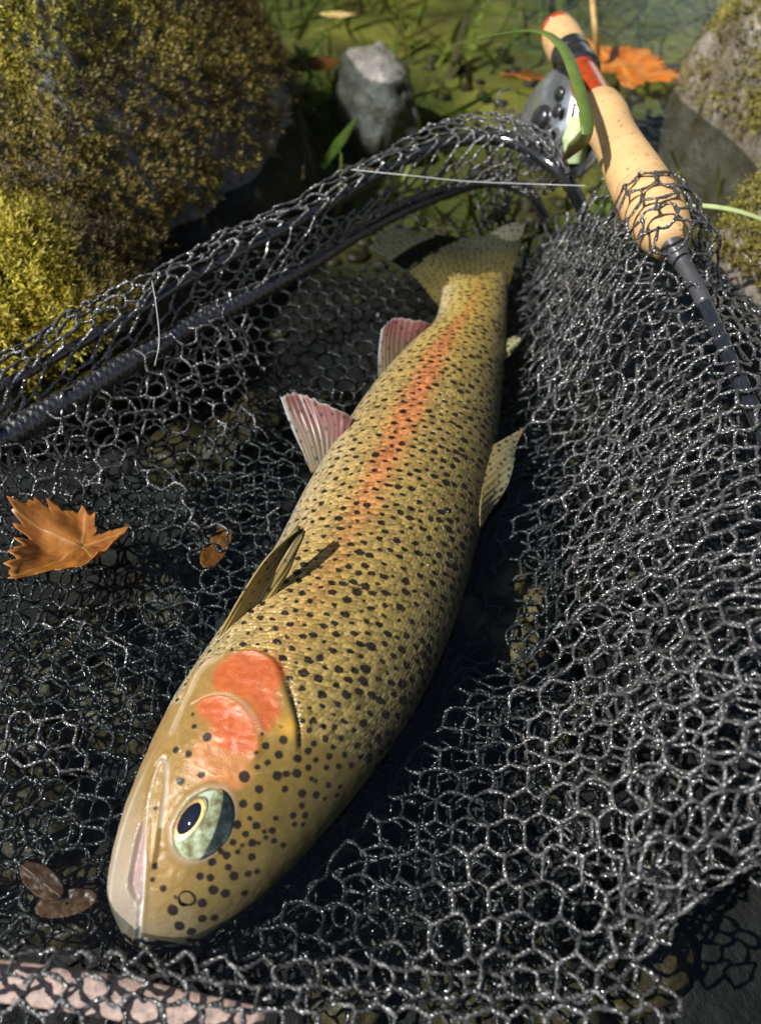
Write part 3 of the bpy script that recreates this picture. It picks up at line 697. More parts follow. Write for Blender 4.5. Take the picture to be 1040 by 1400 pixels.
ax_i = eyeN * math.cos(.235) + lft * math.sin(.235); ci = ec + ax_i * er
def iris_cap(r, a1, a0=0.0):
    V_, F_ = sphere_cap(np.zeros(3), ax_i, r, a1, 48, 12, None, a0); V_ = V_ - ax_i * r; return V_ @ STI + ax_i * (r - er) + ci, F_
t = NT('eyeball'); n = t.noise(260, 3); t.p(col=t.ramp(n, [(.36, (.14, .115, .035)), (.5, (.30, .33, .17)), (.64, (.50, .55, .42))]), rough=.25, coat=1.0, coatr=.03); M['eyeball'] = t.m
M['iris'] = simple('iris', (.42, .22, .06), .3, 900, .4, .2, .0002, metal=.5)
M['iris_dark'] = simple('iris_rim', (.14, .12, .06), .3, 900, .4, .2, .0002, metal=.4)
M['pupil'] = simple('pupil', (.006, .010, .022), .9, 50, .2, 0, spec=0.0)
V, F = sphere_cap(ec, eyeN, er, .56, 48, 24, STR); eye = mesh_obj('eye', V, F, M['eyeball'], fish)
V, F = iris_cap(er + .00012, .225, .19); mesh_obj('iris_rim', V, F, M['iris_dark'], eye)
V, F = iris_cap(er + .00020, .195, .155); mesh_obj('iris', V, F, M['iris'], eye)
V, F = iris_cap(er + .00022, .16); mesh_obj('pupil', V, F, M['pupil'], eye)
V, F = sphere_cap(ec, eyeN, er + .0006, .50, 48, 24, STR); mesh_obj('cornea', V, F, M['cornea'], eye)

# fins: each a loft of ray lines
def fin(name, rays, colf, nray=14, nu=60, nv=44, spot=None, label=None, thick=.0007):
    R_ = np.array([catmull([at(*p) for p in r], nv) for r in rays]); G = np.array([catmull(R_[:, j], nu) for j in range(nv)]).transpose(1, 0, 2)
    for i_ in range(nu):                                                 # a slightly ragged outer edge
        e_ = 1 - .045 * abs(_h(np.array([i_ // 3]), np.array([len(rays)]), np.array([3]), 9)[0]) - .02 * abs(math.sin(i_ * 1.3)); G[i_] = np.stack([np.interp(np.linspace(0, e_, nv), np.linspace(0, 1, nv), G[i_, :, k]) for k in range(3)], -1)
    u = np.linspace(0, 1, nu)[:, None] * np.ones(nv); v = np.linspace(0, 1, nv)[None] * np.ones((nu, 1))
    nr = np.cross(np.gradient(G, axis=0), np.gradient(G, axis=1)); nr /= np.linalg.norm(nr, axis=2)[..., None] + 1e-12
    ray = .5 + .5 * np.cos(u * nray * 2 * np.pi)
    G = G + nr * ((ray - .5) * .00035 + .0022 * np.sin(u * 7 + v * 2) * v)[..., None]
    V = G.reshape(-1, 3); C = colf(u.ravel(), v.ravel(), V)
    s = np.full(len(V), .01)
    if spot:
        sp_, r_ = spot; c_ = []
        for i in g.permutation(len(V)):
            if v.ravel()[i] > .93 and name != 'tail_fin': continue
            if all(np.dot(V[i] - q, V[i] - q) > sp_ * sp_ for q in c_): c_.append(V[i])
        c_ = np.array(c_); rr = r_ * g.uniform(.6, 1.3, len(c_))
        s = (np.linalg.norm(V[:, None] - c_[None], axis=2) - rr).min(1)
    i = (np.arange(nu - 1)[:, None] * nv + np.arange(nv - 1)[None]).ravel()
    o = mesh_obj(name, V, np.stack((i, i + nv, i + nv + 1, i + 1), 1), M['fin'], fish, attrs={'Col': np.clip(C, 0, 1), 'spot': s, 'ray': 1 - ray.ravel()})
    md = o.modifiers.new('thickness', 'SOLIDIFY'); md.thickness = thick; md.offset = 0
    if label: o['label'] = label
    return o
def mixc(a, b, t): return np.asarray(a) * (1 - t[:, None]) + np.asarray(b) * t[:, None]
def c_pelvic(u, v, V):
    c = mixc((.17, .13, .075), (.20, .080, .066), smooth(.1, .7, v * (.4 + u)))
    wt = smooth(.10, .02, u) * smooth(.2, .8, v) + smooth(.955, .99, v) * .5; return mixc(c, (.62, .62, .62), np.clip(wt, 0, 1)) if False else c * (1 - np.clip(wt, 0, 1))[:, None] + np.array((.45, .45, .45)) * np.clip(wt, 0, 1)[:, None]
fin('pelvic_fin', [[(426, 648, .004), (405, 595, .012), (384, 540, .024)], [(438, 640, .006), (425, 590, .016), (402, 534, .026)], [(452, 630, .008), (452, 590, .017), (440, 548, .025)], [(466, 618, .009), (474, 595, .016), (484, 572, .020)]], c_pelvic, 10, spot=(.0052, .0009), label='pinkish pelvic fin with white leading edge')
fin('anal_fin', [[(517, 530, .002), (517, 490, .008), (522, 450, .014)], [(535, 512, .003), (534, 470, .011), (540, 431, .017)], [(560, 488, .003), (563, 460, .010), (568, 437, .014)], [(588, 462, .001), (590, 452, .006), (593, 446, .008)]], c_pelvic, 11, spot=(.0046, .0008), label='pinkish anal fin with white tip')
def c_pect(u, v, V): return mixc((.42, .29, .09), (.26, .20, .07), v) * (1 + .2 * noise(V, 200, 4)[:, None])
fin('pectoral_fin', [[(282, 908, .010), (304, 858, .022), (333, 803, .036), (365, 756, .045), (411, 718, .047)], [(300, 896, .014), (325, 848, .022), (352, 800, .033), (378, 760, .042), (412, 718, .047)],
                     [(318, 882, .018), (342, 843, .022), (364, 805, .030), (386, 768, .040), (412, 719, .047)], [(336, 868, .021), (357, 838, .022), (375, 808, .027), (394, 773, .036), (412, 720, .046)]], c_pect, 9, spot=(.0042, .0008), label='golden spotted pectoral fin raised off the flank')
def c_dors(u, v, V):
    c = mixc((.24, .19, .07), (.20, .19, .12), v); o = (smooth(.93, .99, v) * smooth(.75, .95, u))[:, None]; return c * (1 - o) + np.array((.6, .3, .06)) * o
fin('dorsal_fin', [[(655, 722, .008), (664, 715, .006), (674, 702, .004)], [(656, 690, .012), (676, 672, .008), (692, 660, .006)], [(661, 650, .012), (688, 628, .009), (706, 618, .007)], [(668, 612, .009), (693, 596, .009), (717, 583, .008)]], c_dors, 11, spot=(.0036, .0009))
fin('adipose_fin', [[(688, 492, .002), (697, 484, .003), (704, 478, .003)], [(690, 480, .003), (700, 470, .004), (711, 464, .004)], [(691, 466, .002), (700, 458, .003), (708, 456, .003)]], lambda u, v, V: mixc((.30, .27, .12), (.32, .30, .18), v), 2, spot=(.003, .0008))
def c_tail(u, v, V): return mixc((.37, .26, .07), (.12, .118, .08), smooth(.0, .75, v)) * (1 + .2 * noise(V, 90, 6, 2)[:, None])
fin('tail_fin', [[(601, 420, -.003), (560, 375, -.005), (500, 340, -.004)], [(614, 415, -.001), (580, 352, -.003), (528, 310, -.001)], [(634, 410, .002), (618, 350, -.002), (600, 316, -.001)], [(656, 408, .002), (656, 350, -.002), (655, 322, -.002)],
                 [(676, 404, .001), (688, 345, -.002), (692, 308, .0)], [(692, 400, -.002), (708, 345, -.003), (718, 305, .0)]], c_tail, 22, nu=90, spot=(.0040, .0010), thick=.0012)

# ------------------------------------------------------------------ the landing net
net = empty('landing_net'); tag(net, 'black landing net of hexagonal mesh heaped around the trout', 'landing net')
OUT = np.array([at(*p) for p in [(-160, 565, .050), (0, 488, .050), (81, 444, .050), (145, 407, .052), (226, 371, .053), (291, 331, .054), (347, 300, .055), (420, 264, .056), (500, 220, .058), (560, 190, .060), (620, 168, .062), (680, 162, .063), (740, 188, .064), (775, 228, .064)]])
RIM = np.array([at(*p) for p in [(-160, 612, .046), (0, 530, .046), (81, 485, .046), (182, 429, .046), (250, 386, .047), (340, 338, .048), (430, 290, .050), (500, 248, .052), (570, 210, .054), (640, 190, .056), (700, 194, .058), (748, 222, .058), (778, 252, .050), (800, 300, .030), (815, 380, .0)]])
rimc = catmull(RIM, 200); V, F = sweep(rimc, np.interp(np.linspace(0, 1, 200), [0, .4, .6, 1], [.0026, .0028, .0040, .0042]), 12, lambda s, th: 1 + .03 * np.sin(s * 1500 + th)); mesh_obj('frame', V, F, M['frame'], net)
HEM = np.array([at(*p) for p in [(-140, 680, .030), (-40, 622, .030), (0, 601, .030), (121, 529, .030), (258, 448, .029), (335, 410, .028), (420, 363, .026), (500, 315, .024), (580, 276, .024), (660, 250, .026), (720, 262, .028), (745, 300, .01)]])
hemc = catmull(HEM, 1100)
V, F = sweep(hemc, np.interp(np.linspace(0, 1, 1100), [0, .3, .5, .62, 1], [.0054, .0050, .0040, .0030, .0028]), 20, lambda s, th: 1 + .16 * np.abs(np.sin(s * 700 + th * 2)) + .12 * np.abs(np.sin(s * 1100 - th * 3)))
mesh_obj('hem', V, F, M['hem'], net)
ED = .0074                                                               # cord length between two knots

def hex_lattice(U, Vv):
    """knots and cords of a hexagonal mesh that fills U x Vv metres, with next-but-one pairs"""
    dx = ED * math.sqrt(3); dy = ED * 1.5; nx, ny = int(U / dx) + 1, int(Vv / dy) + 1
    idx = {}; pts = []
    def add(x, y):
        k = (round(x / ED * 20), round(y / ED * 20))
        if k not in idx: idx[k] = len(pts); pts.append((x, y))
        return idx[k]
    E = set()
    for j in range(ny):
        for i in range(nx):
            cx = i * dx + (dx / 2 if j % 2 else 0); cy = j * dy
            c = [add(cx + ED * math.sin(k * math.pi / 3), cy + ED * math.cos(k * math.pi / 3)) for k in range(6)]
            for k in range(6): E.add(tuple(sorted((c[k], c[(k + 1) % 6]))))
    E = np.array(sorted(E)); P = np.array(pts); nb = {}
    for a_, b_ in E: nb.setdefault(a_, []).append(b_); nb.setdefault(b_, []).append(a_)
    B2 = np.array(sorted({tuple(sorted((x, y))) for v in nb.values() for x in v for y in v if x != y}))
    return P, E, B2

def relax(P, E, B2, floor, iters=160, grav=.00012, bend=.12, pin=None, post=None):
    n = len(P); L2 = ED * math.sqrt(3); P = P.copy(); prev = P.copy()
    Em, Bm = E, B2
    deg = np.bincount(E.ravel(), minlength=n).astype(float); deg2 = np.bincount(B2.ravel(), minlength=n).astype(float) + 1e-9
    for it in range(iters):
        vel = (P - prev) * .6; prev = P.copy(); P = P + vel; P[:, 2] -= grav
        for sub in range(3):
            for (Q, L, st_, dg) in ((E, ED, .95, deg), (B2, L2, bend, deg2)):
                d = P[Q[:, 1]] - P[Q[:, 0]]; ln = np.linalg.norm(d, axis=1) + 1e-9
                c = d * (.5 * st_ * (ln - L) / ln)[:, None]
                for k in range(3):
                    P[:, k] += (np.bincount(Q[:, 0], c[:, k], n) - np.bincount(Q[:, 1], c[:, k], n)) / dg * 1.6
            fz = floor(P); P[:, 2] = np.maximum(P[:, 2], fz)
            if post is not None: P = post(P)
            if pin is not None: P[pin[0]] = pin[1]
    return P

def cords(P, E, r=.00095, g=np.random.default_rng(5), sag=.10, cull=None, segs=5, sides=6):
    if cull is not None: E = E[~(cull[E[:, 0]] | cull[E[:, 1]])]
    ln = np.linalg.norm(P[E[:, 1]] - P[E[:, 0]], axis=1); E = E[(ln < ED * 2.2) & (ln > ED * .1)]
    A, B_ = P[E[:, 0]], P[E[:, 1]]; n = len(E); t = np.linspace(0, 1, segs)
    bow = g.normal(0, sag * ED, (n, 3))
    C = A[:, None] * (1 - t)[None, :, None] + B_[:, None] * t[None, :, None] + bow[:, None] * (4 * t * (1 - t))[None, :, None]
    T = np.gradient(C, axis=1); T /= np.linalg.norm(T, axis=2)[..., None] + 1e-12
    ref = np.cross(T, np.array((.31, .42, .85))); ref /= np.linalg.norm(ref, axis=2)[..., None] + 1e-9; bn = np.cross(T, ref)
    th = np.linspace(0, 2 * np.pi, sides, endpoint=False); rr = r * g.uniform(.85, 1.15, (n, 1, 1)) * (1 + .25 * np.abs(2 * t - 1) ** 3)[None, :, None]
    tw_ = (t * 3.6)[None, :] + g.uniform(0, 6, (n, 1))
    lx = 1.12 * np.cos(th)[None, None]; ly = .72 * np.sin(th)[None, None]
    cx = lx * np.cos(tw_)[..., None] - ly * np.sin(tw_)[..., None]; cy = lx * np.sin(tw_)[..., None] + ly * np.cos(tw_)[..., None]
    V = C[:, :, None] + (ref[:, :, None] * cx[..., None] + bn[:, :, None] * cy[..., None]) * rr[..., None]
    V = V.reshape(-1, 3)
    i = np.arange(n)[:, None, None] * segs * sides + np.arange(segs - 1)[None, :, None] * sides; j = np.arange(sides)[None, None]; k = (j + 1) % sides
    F = np.stack(np.broadcast_arrays(i + j, i + k, i + sides + k, i + sides + j), -1).reshape(-1, 4)
    th2 = np.broadcast_to(2 * (th[None, None] + 0 * tw_[..., None]), (n, segs, sides)); al_ = np.broadcast_to((t * ED)[None, :, None], (n, segs, sides))
    CA['hc'].append(np.cos(th2).ravel()); CA['hs'].append(np.sin(th2).ravel()); CA['along'].append(al_.ravel())
    return V, F
CA = {'hc': [], 'hs': [], 'along': []}
def net_part(acc, name):
    o = acc.obj(name, M['cord'], net, attrs={k: np.concatenate(v) for k, v in CA.items()}); o['kind'] = 'stuff'
    for v in CA.values(): v.clear()

# where the fish lies, as a distance from its outline on the water plane
outl = np.vstack((Bs[::12], [at(*p) for p in ((500, 340), (528, 310), (655, 318), (718, 303))], Ds[::-12]))[:, :2]
def fish_sd(Q):
    o = np.vstack((outl, outl[:1])); best = np.full(len(Q), 1e9)
    for i in range(len(o) - 1):
        a_, b_ = o[i], o[i + 1]; ab = b_ - a_; t = np.clip(((Q - a_) @ ab) / (ab @ ab + 1e-12), 0, 1); best = np.minimum(best, np.linalg.norm(Q - a_ - t[:, None] * ab, axis=1))
    return np.where(inside(Q, outl), -best, best)
# signed side of the fish axis: + to its back (right), - to its belly (left)
axis_pts = np.vstack(([Cm[0] + (Cm[0] - Cm[60]) * 1.5], Cm[::20], [Cm[-1] + (Cm[-1] - Cm[-60]) * 1.2]))[:, :2]
def side(Q):
    d = np.full(len(Q), 1e9); s_ = np.zeros(len(Q))
    for i in range(len(axis_pts) - 1):
        a_, b_ = axis_pts[i], axis_pts[i + 1]; ab = b_ - a_; t = np.clip(((Q - a_) @ ab) / (ab @ ab + 1e-12), 0, 1); v = Q - a_ - t[:, None] * ab
        dd_ = np.linalg.norm(v, axis=1); u = dd_ < d; d[u] = dd_[u]; s_[u] = np.sign(ab[0] * v[u, 1] - ab[1] * v[u, 0])
    return -s_ * d
# coarse lookup grid so the relaxing net can ask quickly
GX = np.linspace(-.45, .5, 191); GY = np.linspace(-.2, .75, 191); gx, gy = np.meshgrid(GX, GY); GQ = np.stack((gx.ravel(), gy.ravel()), -1)
G_fd = fish_sd(GQ).reshape(191, 191); G_sd = side(GQ).reshape(191, 191)
def look(G, Q):
    u = np.clip((Q[:, 0] + .45) / .005, 0, 189.999); v = np.clip((Q[:, 1] + .2) / .005, 0, 189.999); i = u.astype(int); j = v.astype(int); fu = u - i; fv = v - j
    return G[j, i] * (1 - fu) * (1 - fv) + G[j, i + 1] * fu * (1 - fv) + G[j + 1, i] * (1 - fu) * fv + G[j + 1, i + 1] * fu * fv
LB, LC, LA_ = at(908, 300, .070)[:2], at(1042, 600, .070)[:2], at(745, 212, .050)[:2]
def over(Q, a_, b_):
    d = b_ - a_; n_ = np.array((d[1], -d[0])) / np.linalg.norm(d); return (Q - a_) @ n_
def beyond(Q): return np.maximum(over(Q, LB, LC) * -1 if over(np.array([[1., .3]]), LB, LC)[0] < 0 else over(Q, LB, LC), over(Q, LA_, LB) if over(np.array([[.2, .9]]), LA_, LB)[0] > 0 else -over(Q, LA_, LB))
def floor_top(P, lift=0.0, seed=0):
    Q = P[:, :2]; fd = look(G_fd, Q); sd_ = look(G_sd, Q); nzz = noise(np.column_stack((Q, Q[:, 0] * 0)), 22, 5 + seed, 2); by = beyond(Q)
    right = smooth(.008, np.where(Q[:, 1] > .27, .055, .10), fd) * (sd_ > 0)
    top_ = .042 + .040 * smooth(-.10, -.005, by)
    pile = right * (top_ + .010 * nzz) * smooth(-.005, .075, Q[:, 1]) * smooth(.026, .004, by)
    base = np.where(sd_ > 0, -.016, -.011 + .008 * nzz)
    z = base + pile + .004 * nzz + lift
    dy_ = np.interp(Q[:, 0], hemc[:700:10, 0], hemc[:700:10, 1]) - Q[:, 1]; z = z + .034 * smooth(.055, .0, dy_) * (sd_ <= 0) * smooth(.03, -.02, Q[:, 0]) * smooth(.01, .05, fd)
    near_ = smooth(.045, .015, Q[:, 1]) * .012; z = z + near_ * (1 - right * .5)
    ax_ = (RB_ - RA_) / np.linalg.norm(RB_ - RA_); w_ = (Q - RB_) @ ax_; off = np.abs((Q - RB_)[:, 0] * ax_[1] - (Q - RB_)[:, 1] * ax_[0])
    if lift > 0: z = np.maximum(z, (.1005 + lift) * smooth(.026, .013, off) * smooth(-.034, -.014, w_) * smooth(.018, .0, w_) - .02)
    if lift > 0: z = np.where((off < .017) & (w_ > -.030) & (w_ < .02), np.maximum(z, .0945 - 25 * off ** 2), z)
    z = z - .022 * np.exp(-((np.linalg.norm((Q - at(692, 835, -.01)[:2]) / (1, 1.5), axis=1)) / .024) ** 4) * (z > -.014)
    return np.where(fd < .006, -.046, z)
RA_, RB_ = at(772, 62, .078)[:2], at(908, 318, .078)[:2]
def keep_in(P):
    # slack cords may not pass through the fish
    fd = look(G_fd, P[:, :2]); m = (fd < .004) & (P[:, 2] > -.034)
    P[m, 2] = np.minimum(P[m, 2], -.034); return P
def heap(U, W, x0, x1, y0, y1, lift, seed, amp=.016, wl=24, shear=.0, bend=.3):
    L_, E, B2 = hex_lattice(U, W); gg = np.random.default_rng(seed)
    u = L_[:, 0] / U; v = L_[:, 1] / W; x = x0 + (x1 - x0) * u + shear * (v - .5); y = y0 + (y1 - y0) * v
    P = np.column_stack((x, y, x * 0)); P[:, 2] = floor_top(P, lift, seed) + .012
    P += vnoise(np.column_stack((L_, L_[:, 0] * 0)), wl, seed, 2) * amp * np.array((1, 1, .9)) + gg.normal(0, .0012, P.shape)
    P = relax(P, E, B2, lambda Q: floor_top(Q, lift, seed), post=keep_in, bend=bend)
    return P, E
acc = Acc()
# upper layer: belly side and foot of the bag
P, E = heap(.34, .52, -.245, .03, .0, .40, .003, 3, .012, 13, bend=.45)
e_ = np.linalg.norm((P[:, :2] - at(428, 508, 0)[:2]) / (.034, .055), axis=1); P[:, 2] -= .024 * smooth(1.25, .6, e_)   # here the bag hangs under water
cull = look(G_sd, P[:, :2]) > .01
hemline = hemc[::10, :2]
def above_hem(P):
    y = np.interp(P[:, 0], hemline[:45, 0], hemline[:45, 1]); return (P[:, 1] > y + .003) & (P[:, 0] < .06)
cull |= above_hem(P) | (P[:, 1] < .024); acc.add(*cords(P, E, .00072, cull=cull, segs=7))
P, E = heap(.34, .32, -.23, .03, .02, .24, -.005, 13, .016, 26, bend=.12)
cull = (look(G_sd, P[:, :2]) > .01) | above_hem(P) | (P[:, 1] < .024); acc.add(*cords(P, E, .00068, cull=cull))
# back side: three slack layers heaped up towards the rod
for (U, W, x0, x1, lift, seed, amp, wl, r, bend) in ((.46, .66, -.08, .27, .006, 5, .019, 16, .00082, .24), (.52, .80, -.06, .27, -.006, 6, .020, 26, .0008, .10), (.46, .70, -.06, .27, -.022, 8, .016, 24, .00075, .12)):
    P, E = heap(U, W, x0, x1, -.01, .51, lift, seed, amp, wl, .10, bend)
    gap = np.linalg.norm((P[:, :2] - at(692, 835, -.01)[:2]) / (1, 1.5), axis=1) < .024
    cull = (gap & (seed != 5)) | (look(G_sd, P[:, :2]) < -.002) | (beyond(P[:, :2]) > np.where((np.linalg.norm(P[:, :2] - RB_, axis=1) < .04) & (seed == 5), .022, .008)) | (P[:, 1] < .010 + .03 * smooth(.07, .11, P[:, 0])); acc.add(*cords(P, E, r, cull=cull, g=np.random.default_rng(seed), segs=7 if seed == 5 else 5))
# the taut sheet under the fish, seen through the water
L_, E, B2 = hex_lattice(.42, .52); P = np.column_stack((L_[:, 0] - .20, L_[:, 1] - .02, L_[:, 0] * 0 - .018)); P[:, 2] = np.where(look(G_fd, P[:, :2]) < .02, -.04, P[:, 2]); P += vnoise(P, 14, 9, 2) * .006
acc.add(*cords(P, E, .0007, cull=(P[:, 1] > .49) | ((P[:, 0] > .07) & (P[:, 1] < .05))))
net_part(acc, 'mesh_bag')
# the skirt wrapped over the frame down to the hem
acc = Acc()
def skirt(s0, s1, seed):
    O_, R_, H_ = catmull(OUT, 400), catmull(RIM[:-2], 400), catmull(HEM[:-1], 400)
    W_ = (np.linalg.norm(O_ - R_, axis=1) + np.linalg.norm(R_ - H_, axis=1)).mean() * 1.15; LA = np.linalg.norm(np.diff(R_, axis=0), axis=1).sum() * (s1 - s0)
    L_, E, B2 = hex_lattice(LA, W_ * 1.0); u = np.clip(L_[:, 0] / LA, 0, 1) * (s1 - s0) + s0; v = np.clip(L_[:, 1] / W_ * 1.25, -.1, 1.22)
    def pick(A): i = u * 399; k = np.clip(i.astype(int), 0, 398); f = (i - k)[:, None]; return A[k] * (1 - f) + A[k + 1] * f
    o, r, h = pick(O_), pick(R_), pick(H_); k = .38; a_ = np.clip(v / k, -.3, 1)[:, None]; c_ = np.clip((v - k) / (1 - k), 0, 1)[:, None]
    r = r + (0, -.003, .0060)
    P = np.where(v[:, None] < k, o * (1 - a_) + r * a_, r * (1 - c_) + h * c_)
    P[:, 2] -= .009 * np.sin(np.pi * c_[:, 0]) * (v > k); fl_ = np.clip((v - .93) / .3, 0, 1); far_ = u > .5; P[far_ & (v > 1.0)] = h[far_ & (v > 1.0)] - (0, 0, .004); fl_ = fl_ * (1 - far_); P[:, 2] += .0075 * smooth(.78, .97, v) - .030 * fl_; P[:, 1] -= .016 * fl_; P[:, 0] += .008 * fl_
    P += vnoise(np.column_stack((L_, L_[:, 0] * 0)), 45, seed, 2) * .0036; return P, E
P, E = skirt(.02, .99, 31); acc.add(*cords(P, E, .0009))
net_part(acc, 'mesh_skirt')
# the near lip of the bag, along the bottom of the picture
acc = Acc(); L_, E, B2 = hex_lattice(.24, .036); u = L_[:, 0] / .24; v = L_[:, 1] / .036
p0, p1 = at(-60, 1318, .016), at(905, 1345, .008); q0, q1 = at(-60, 1440, .012), at(905, 1440, .004)
P = (p0 * (1 - u[:, None]) + p1 * u[:, None]) * (1 - v[:, None]) + (q0 * (1 - u[:, None]) + q1 * u[:, None]) * v[:, None]
P[:, 2] += .006 * np.sin(v * 3.1) ; P += vnoise(np.column_stack((L_, v)), 30, 77, 2) * .003
acc.add(*cords(P, E, .00085)); net_part(acc, 'mesh_lip')
# mesh hanging over the outer side of the rod
acc = Acc(); L_, E, B2 = hex_lattice(.22, .06); u = L_[:, 0:1] / .22; v = L_[:, 1:2] / .06
a0, a1 = at(925, 335, .066), at(1120, 600, .066); b0, b1 = at(960, 350, .03), at(1180, 560, .03)
P = (a0 * (1 - u) + a1 * u) * (1 - v) + (b0 * (1 - u) + b1 * u) * v; P += vnoise(np.column_stack((L_, v)), 40, 91, 2) * .005
acc.add(*cords(P, E, .0009)); net_part(acc, 'mesh_flap')

# pale wooden bar under the near lip
p = [at(-40, 1335, .004), at(150, 1362, .004), at(360, 1408, .004)]
V, F = sweep(catmull(p, 30), .0056, 16, lambda s_, th: 1 / (np.abs(np.cos(th)) ** 6 + np.abs(np.sin(th)) ** 6) ** (1 / 6), sz=.35); tag(mesh_obj('wooden_bar', V, F, M['barwood']), 'pale pinkish wooden bar under the mesh in the bottom left corner', 'bar')

# ------------------------------------------------------------------ fly rod
rod = empty('fly_rod'); tag(rod, 'fly rod with cork grip, red reel seat and silver reel lying across the net', 'fishing rod')
ra, rb = at(772, 62, .078), at(903, 308, .078); dv = (rb - ra); RL = np.linalg.norm(dv); dv /= RL
def rp(s): return ra + dv * (s * RL)
def turned(name, prof, mat, n=36, parent=rod):
    s, r = np.array(prof).T; ss = np.linspace(s[0], s[-1], max(8, len(prof) * 10)); rr = np.interp(ss, s, r) if len(prof) < 4 else np.clip(catmull(np.array(prof), len(ss))[:, 1], 0, 1)
    if len(prof) >= 4: ss = catmull(np.array(prof), len(ss))[:, 0]
    V, F = sweep(np.array([rp(x) for x in ss]), rr, n); return mesh_obj(name, V, F, mat, parent)
turned('butt_cap', [(-.10, .0085), (-.085, .0118), (-.03, .0128), (.05, .0125), (.07, .0118)], M['cork'])
turned('butt_ring', [(-.125, .007), (-.12, .0112), (-.10, .0116), (-.095, .0112)], M['redwood'])
for s0, s1, r in ((.07, .115, .0126), (.12, .15, .0120), (.155, .205, .0128)): turned('lock_ring', [(s0, r), (s1, r)], M['dark_metal'])
turned('reel_seat', [(.2, .0102), (.44, .0102)], M['redwood'])
turned('cork_grip', [(.42, .0118), (.44, .0130), (.50, .0136), (.58, .0124), (.68, .0128), (.80, .0142), (.92, .0146), (1.02, .0128), (1.08, .0085)], M['cork'])
fa_, fb_ = rp(1.05), at(1150, 820, .070)
P = catmull([fa_, at(960, 410, .072), at(1010, 520, .0715), fb_], 60); V, F = sweep(P[:22], np.interp(np.linspace(0, 1, 22), [0, .4, 1], [.0068, .0040, .0034]), 20); mesh_obj('winding_check', V[:], F, M['ferrule'], rod)
V, F = sweep(P[16:], .0031, 20); mesh_obj('blank', V, F, M['blank'], rod)
for k in (28, 31): V, F = sweep(P[k:k + 2], .0036, 20); mesh_obj('thread_wrap', V, F, M['blank'], rod)
# reel hanging below the seat, its face turned to the left
perp = np.cross(dv, (0, 0, 1.)); perp /= np.linalg.norm(perp); down = np.array((0, 0, -1.))
rc = rp(.44) - perp * .0 + down * .030; axr = (perp if perp[0] < 0 else -perp) + np.array((0, -.25, .45)); axr /= np.linalg.norm(axr)
rc = at(768, 172, .050)
def disc(name, o0, o1, r0, r1, mat, parent, n=48):
    V, F = sweep(np.array([rc + axr * o0, rc + axr * (o0 + o1) / 2, rc + axr * o1]), np.array([r0, (r0 + r1) / 2 + .0006, r1]), n); return mesh_obj(name, V, F, mat, parent)
reel = disc('reel', -.016, -.013, .030, .031, M['metal'], rod)
disc('spool', -.012, .009, .024, .024, M['dark_metal'], reel)
disc('rim', .0095, .013, .0305, .0305, M['metal'], reel); disc('spool_face', .0135, .0165, .027, .024, M['metal'], reel); disc('hub', .017, .021, .008, .006, M['dark_metal'], reel)
for k in range(9):
    an = k * 2 * math.pi / 9; q = rc + axr * .0170 + (dv * math.cos(an) + np.cross(axr, dv) * math.sin(an)) * .0185
    V, F = sweep(np.array([q, q + axr * .0008]), .0042, 14); mesh_obj('port', V, F, M['dark_metal'], reel)
V, F = sweep(catmull([rp(.16) + down * .010, rp(.3) + down * .0125, rc + axr * -.004 - down * .028 , rp(.46) + down * .011], 24), .0028, 10, sx=1.5); mesh_obj('reel_foot', V, F, M['metal'], rod)

# ------------------------------------------------------------------ leaves, grass, stalks, line
def leaf(name, c, size, rot, kind, mat, tilt=(0, 0), curl=.25, seed=0, lean=None):
    g_ = np.random.default_rng(seed); nth, nr = 120, 14; th = np.linspace(-np.pi, np.pi, nth, endpoint=False)
    if kind == 'maple':
        ctr = [(-180, .22), (-158, .46), (-140, .66), (-120, .56), (-98, .74), (-72, .96), (-52, .70), (-35, .74), (-18, .88), (0, 1.12), (18, .88), (35, .74), (52, .70), (72, .96), (98, .74), (120, .56), (140, .66), (158, .46), (180, .22)]
        r = np.interp(np.degrees(th), *zip(*ctr)) * (1 + .05 * np.sign(np.sin(th * 23)) + .04 * g_.normal(0, 1, nth)); main = [0, 72, -72, 140, -140]
    else:
        r = .42 / np.sqrt((np.cos(th) * .42) ** 2 + np.sin(th) ** 2) * (1 + .02 * np.sin(th * 31)) ; r *= 1 - .0 * th; main = [0, 180]
    rad = np.linspace(.02, 1, nr)[:, None]; X = rad * r * np.cos(th); Y = rad * r * np.sin(th); Pn = np.stack((X.ravel(), Y.ravel(), X.ravel() * 0), -1)
    Z = curl * (.5 * (X ** 2) * g_.uniform(-.4, .8) + .9 * Y ** 2 * g_.uniform(.2, .9)) + .10 * noise(Pn, 2.6, seed, 3).reshape(X.shape)
    vein = np.zeros(X.shape)
    for m in main:
        a_ = math.radians(m); al = X * math.cos(a_) + Y * math.sin(a_); pr = np.abs(-X * math.sin(a_) + Y * math.cos(a_)); vein = np.maximum(vein, np.exp(-(pr / (.022 - .008 * np.clip(al, 0, 1))) ** 2) * (al > 0))
        q = np.abs(((al - pr * .8) * 6) % 1 - .5) * 2; vein = np.maximum(vein, .5 * smooth(.86, .98, q) * (al > .1) * (pr < .4) * (np.abs(np.arctan2(Y, X) - a_) < .6))
    Pn[:, 2] = Z.ravel(); Rm = np.array((Matrix.Rotation(rot, 3, 'Z') @ Matrix.Rotation(tilt[0], 3, 'X') @ Matrix.Rotation(tilt[1], 3, 'Y')))
    V = (Pn * size) @ Rm.T + np.asarray(c); o = mesh_obj(name, V, [grid_faces(nr, nth), np.arange(nth)[None]], mat, attrs={'vein': vein.ravel()})
    md = o.modifiers.new('thickness', 'SOLIDIFY'); md.thickness = .0005; return o
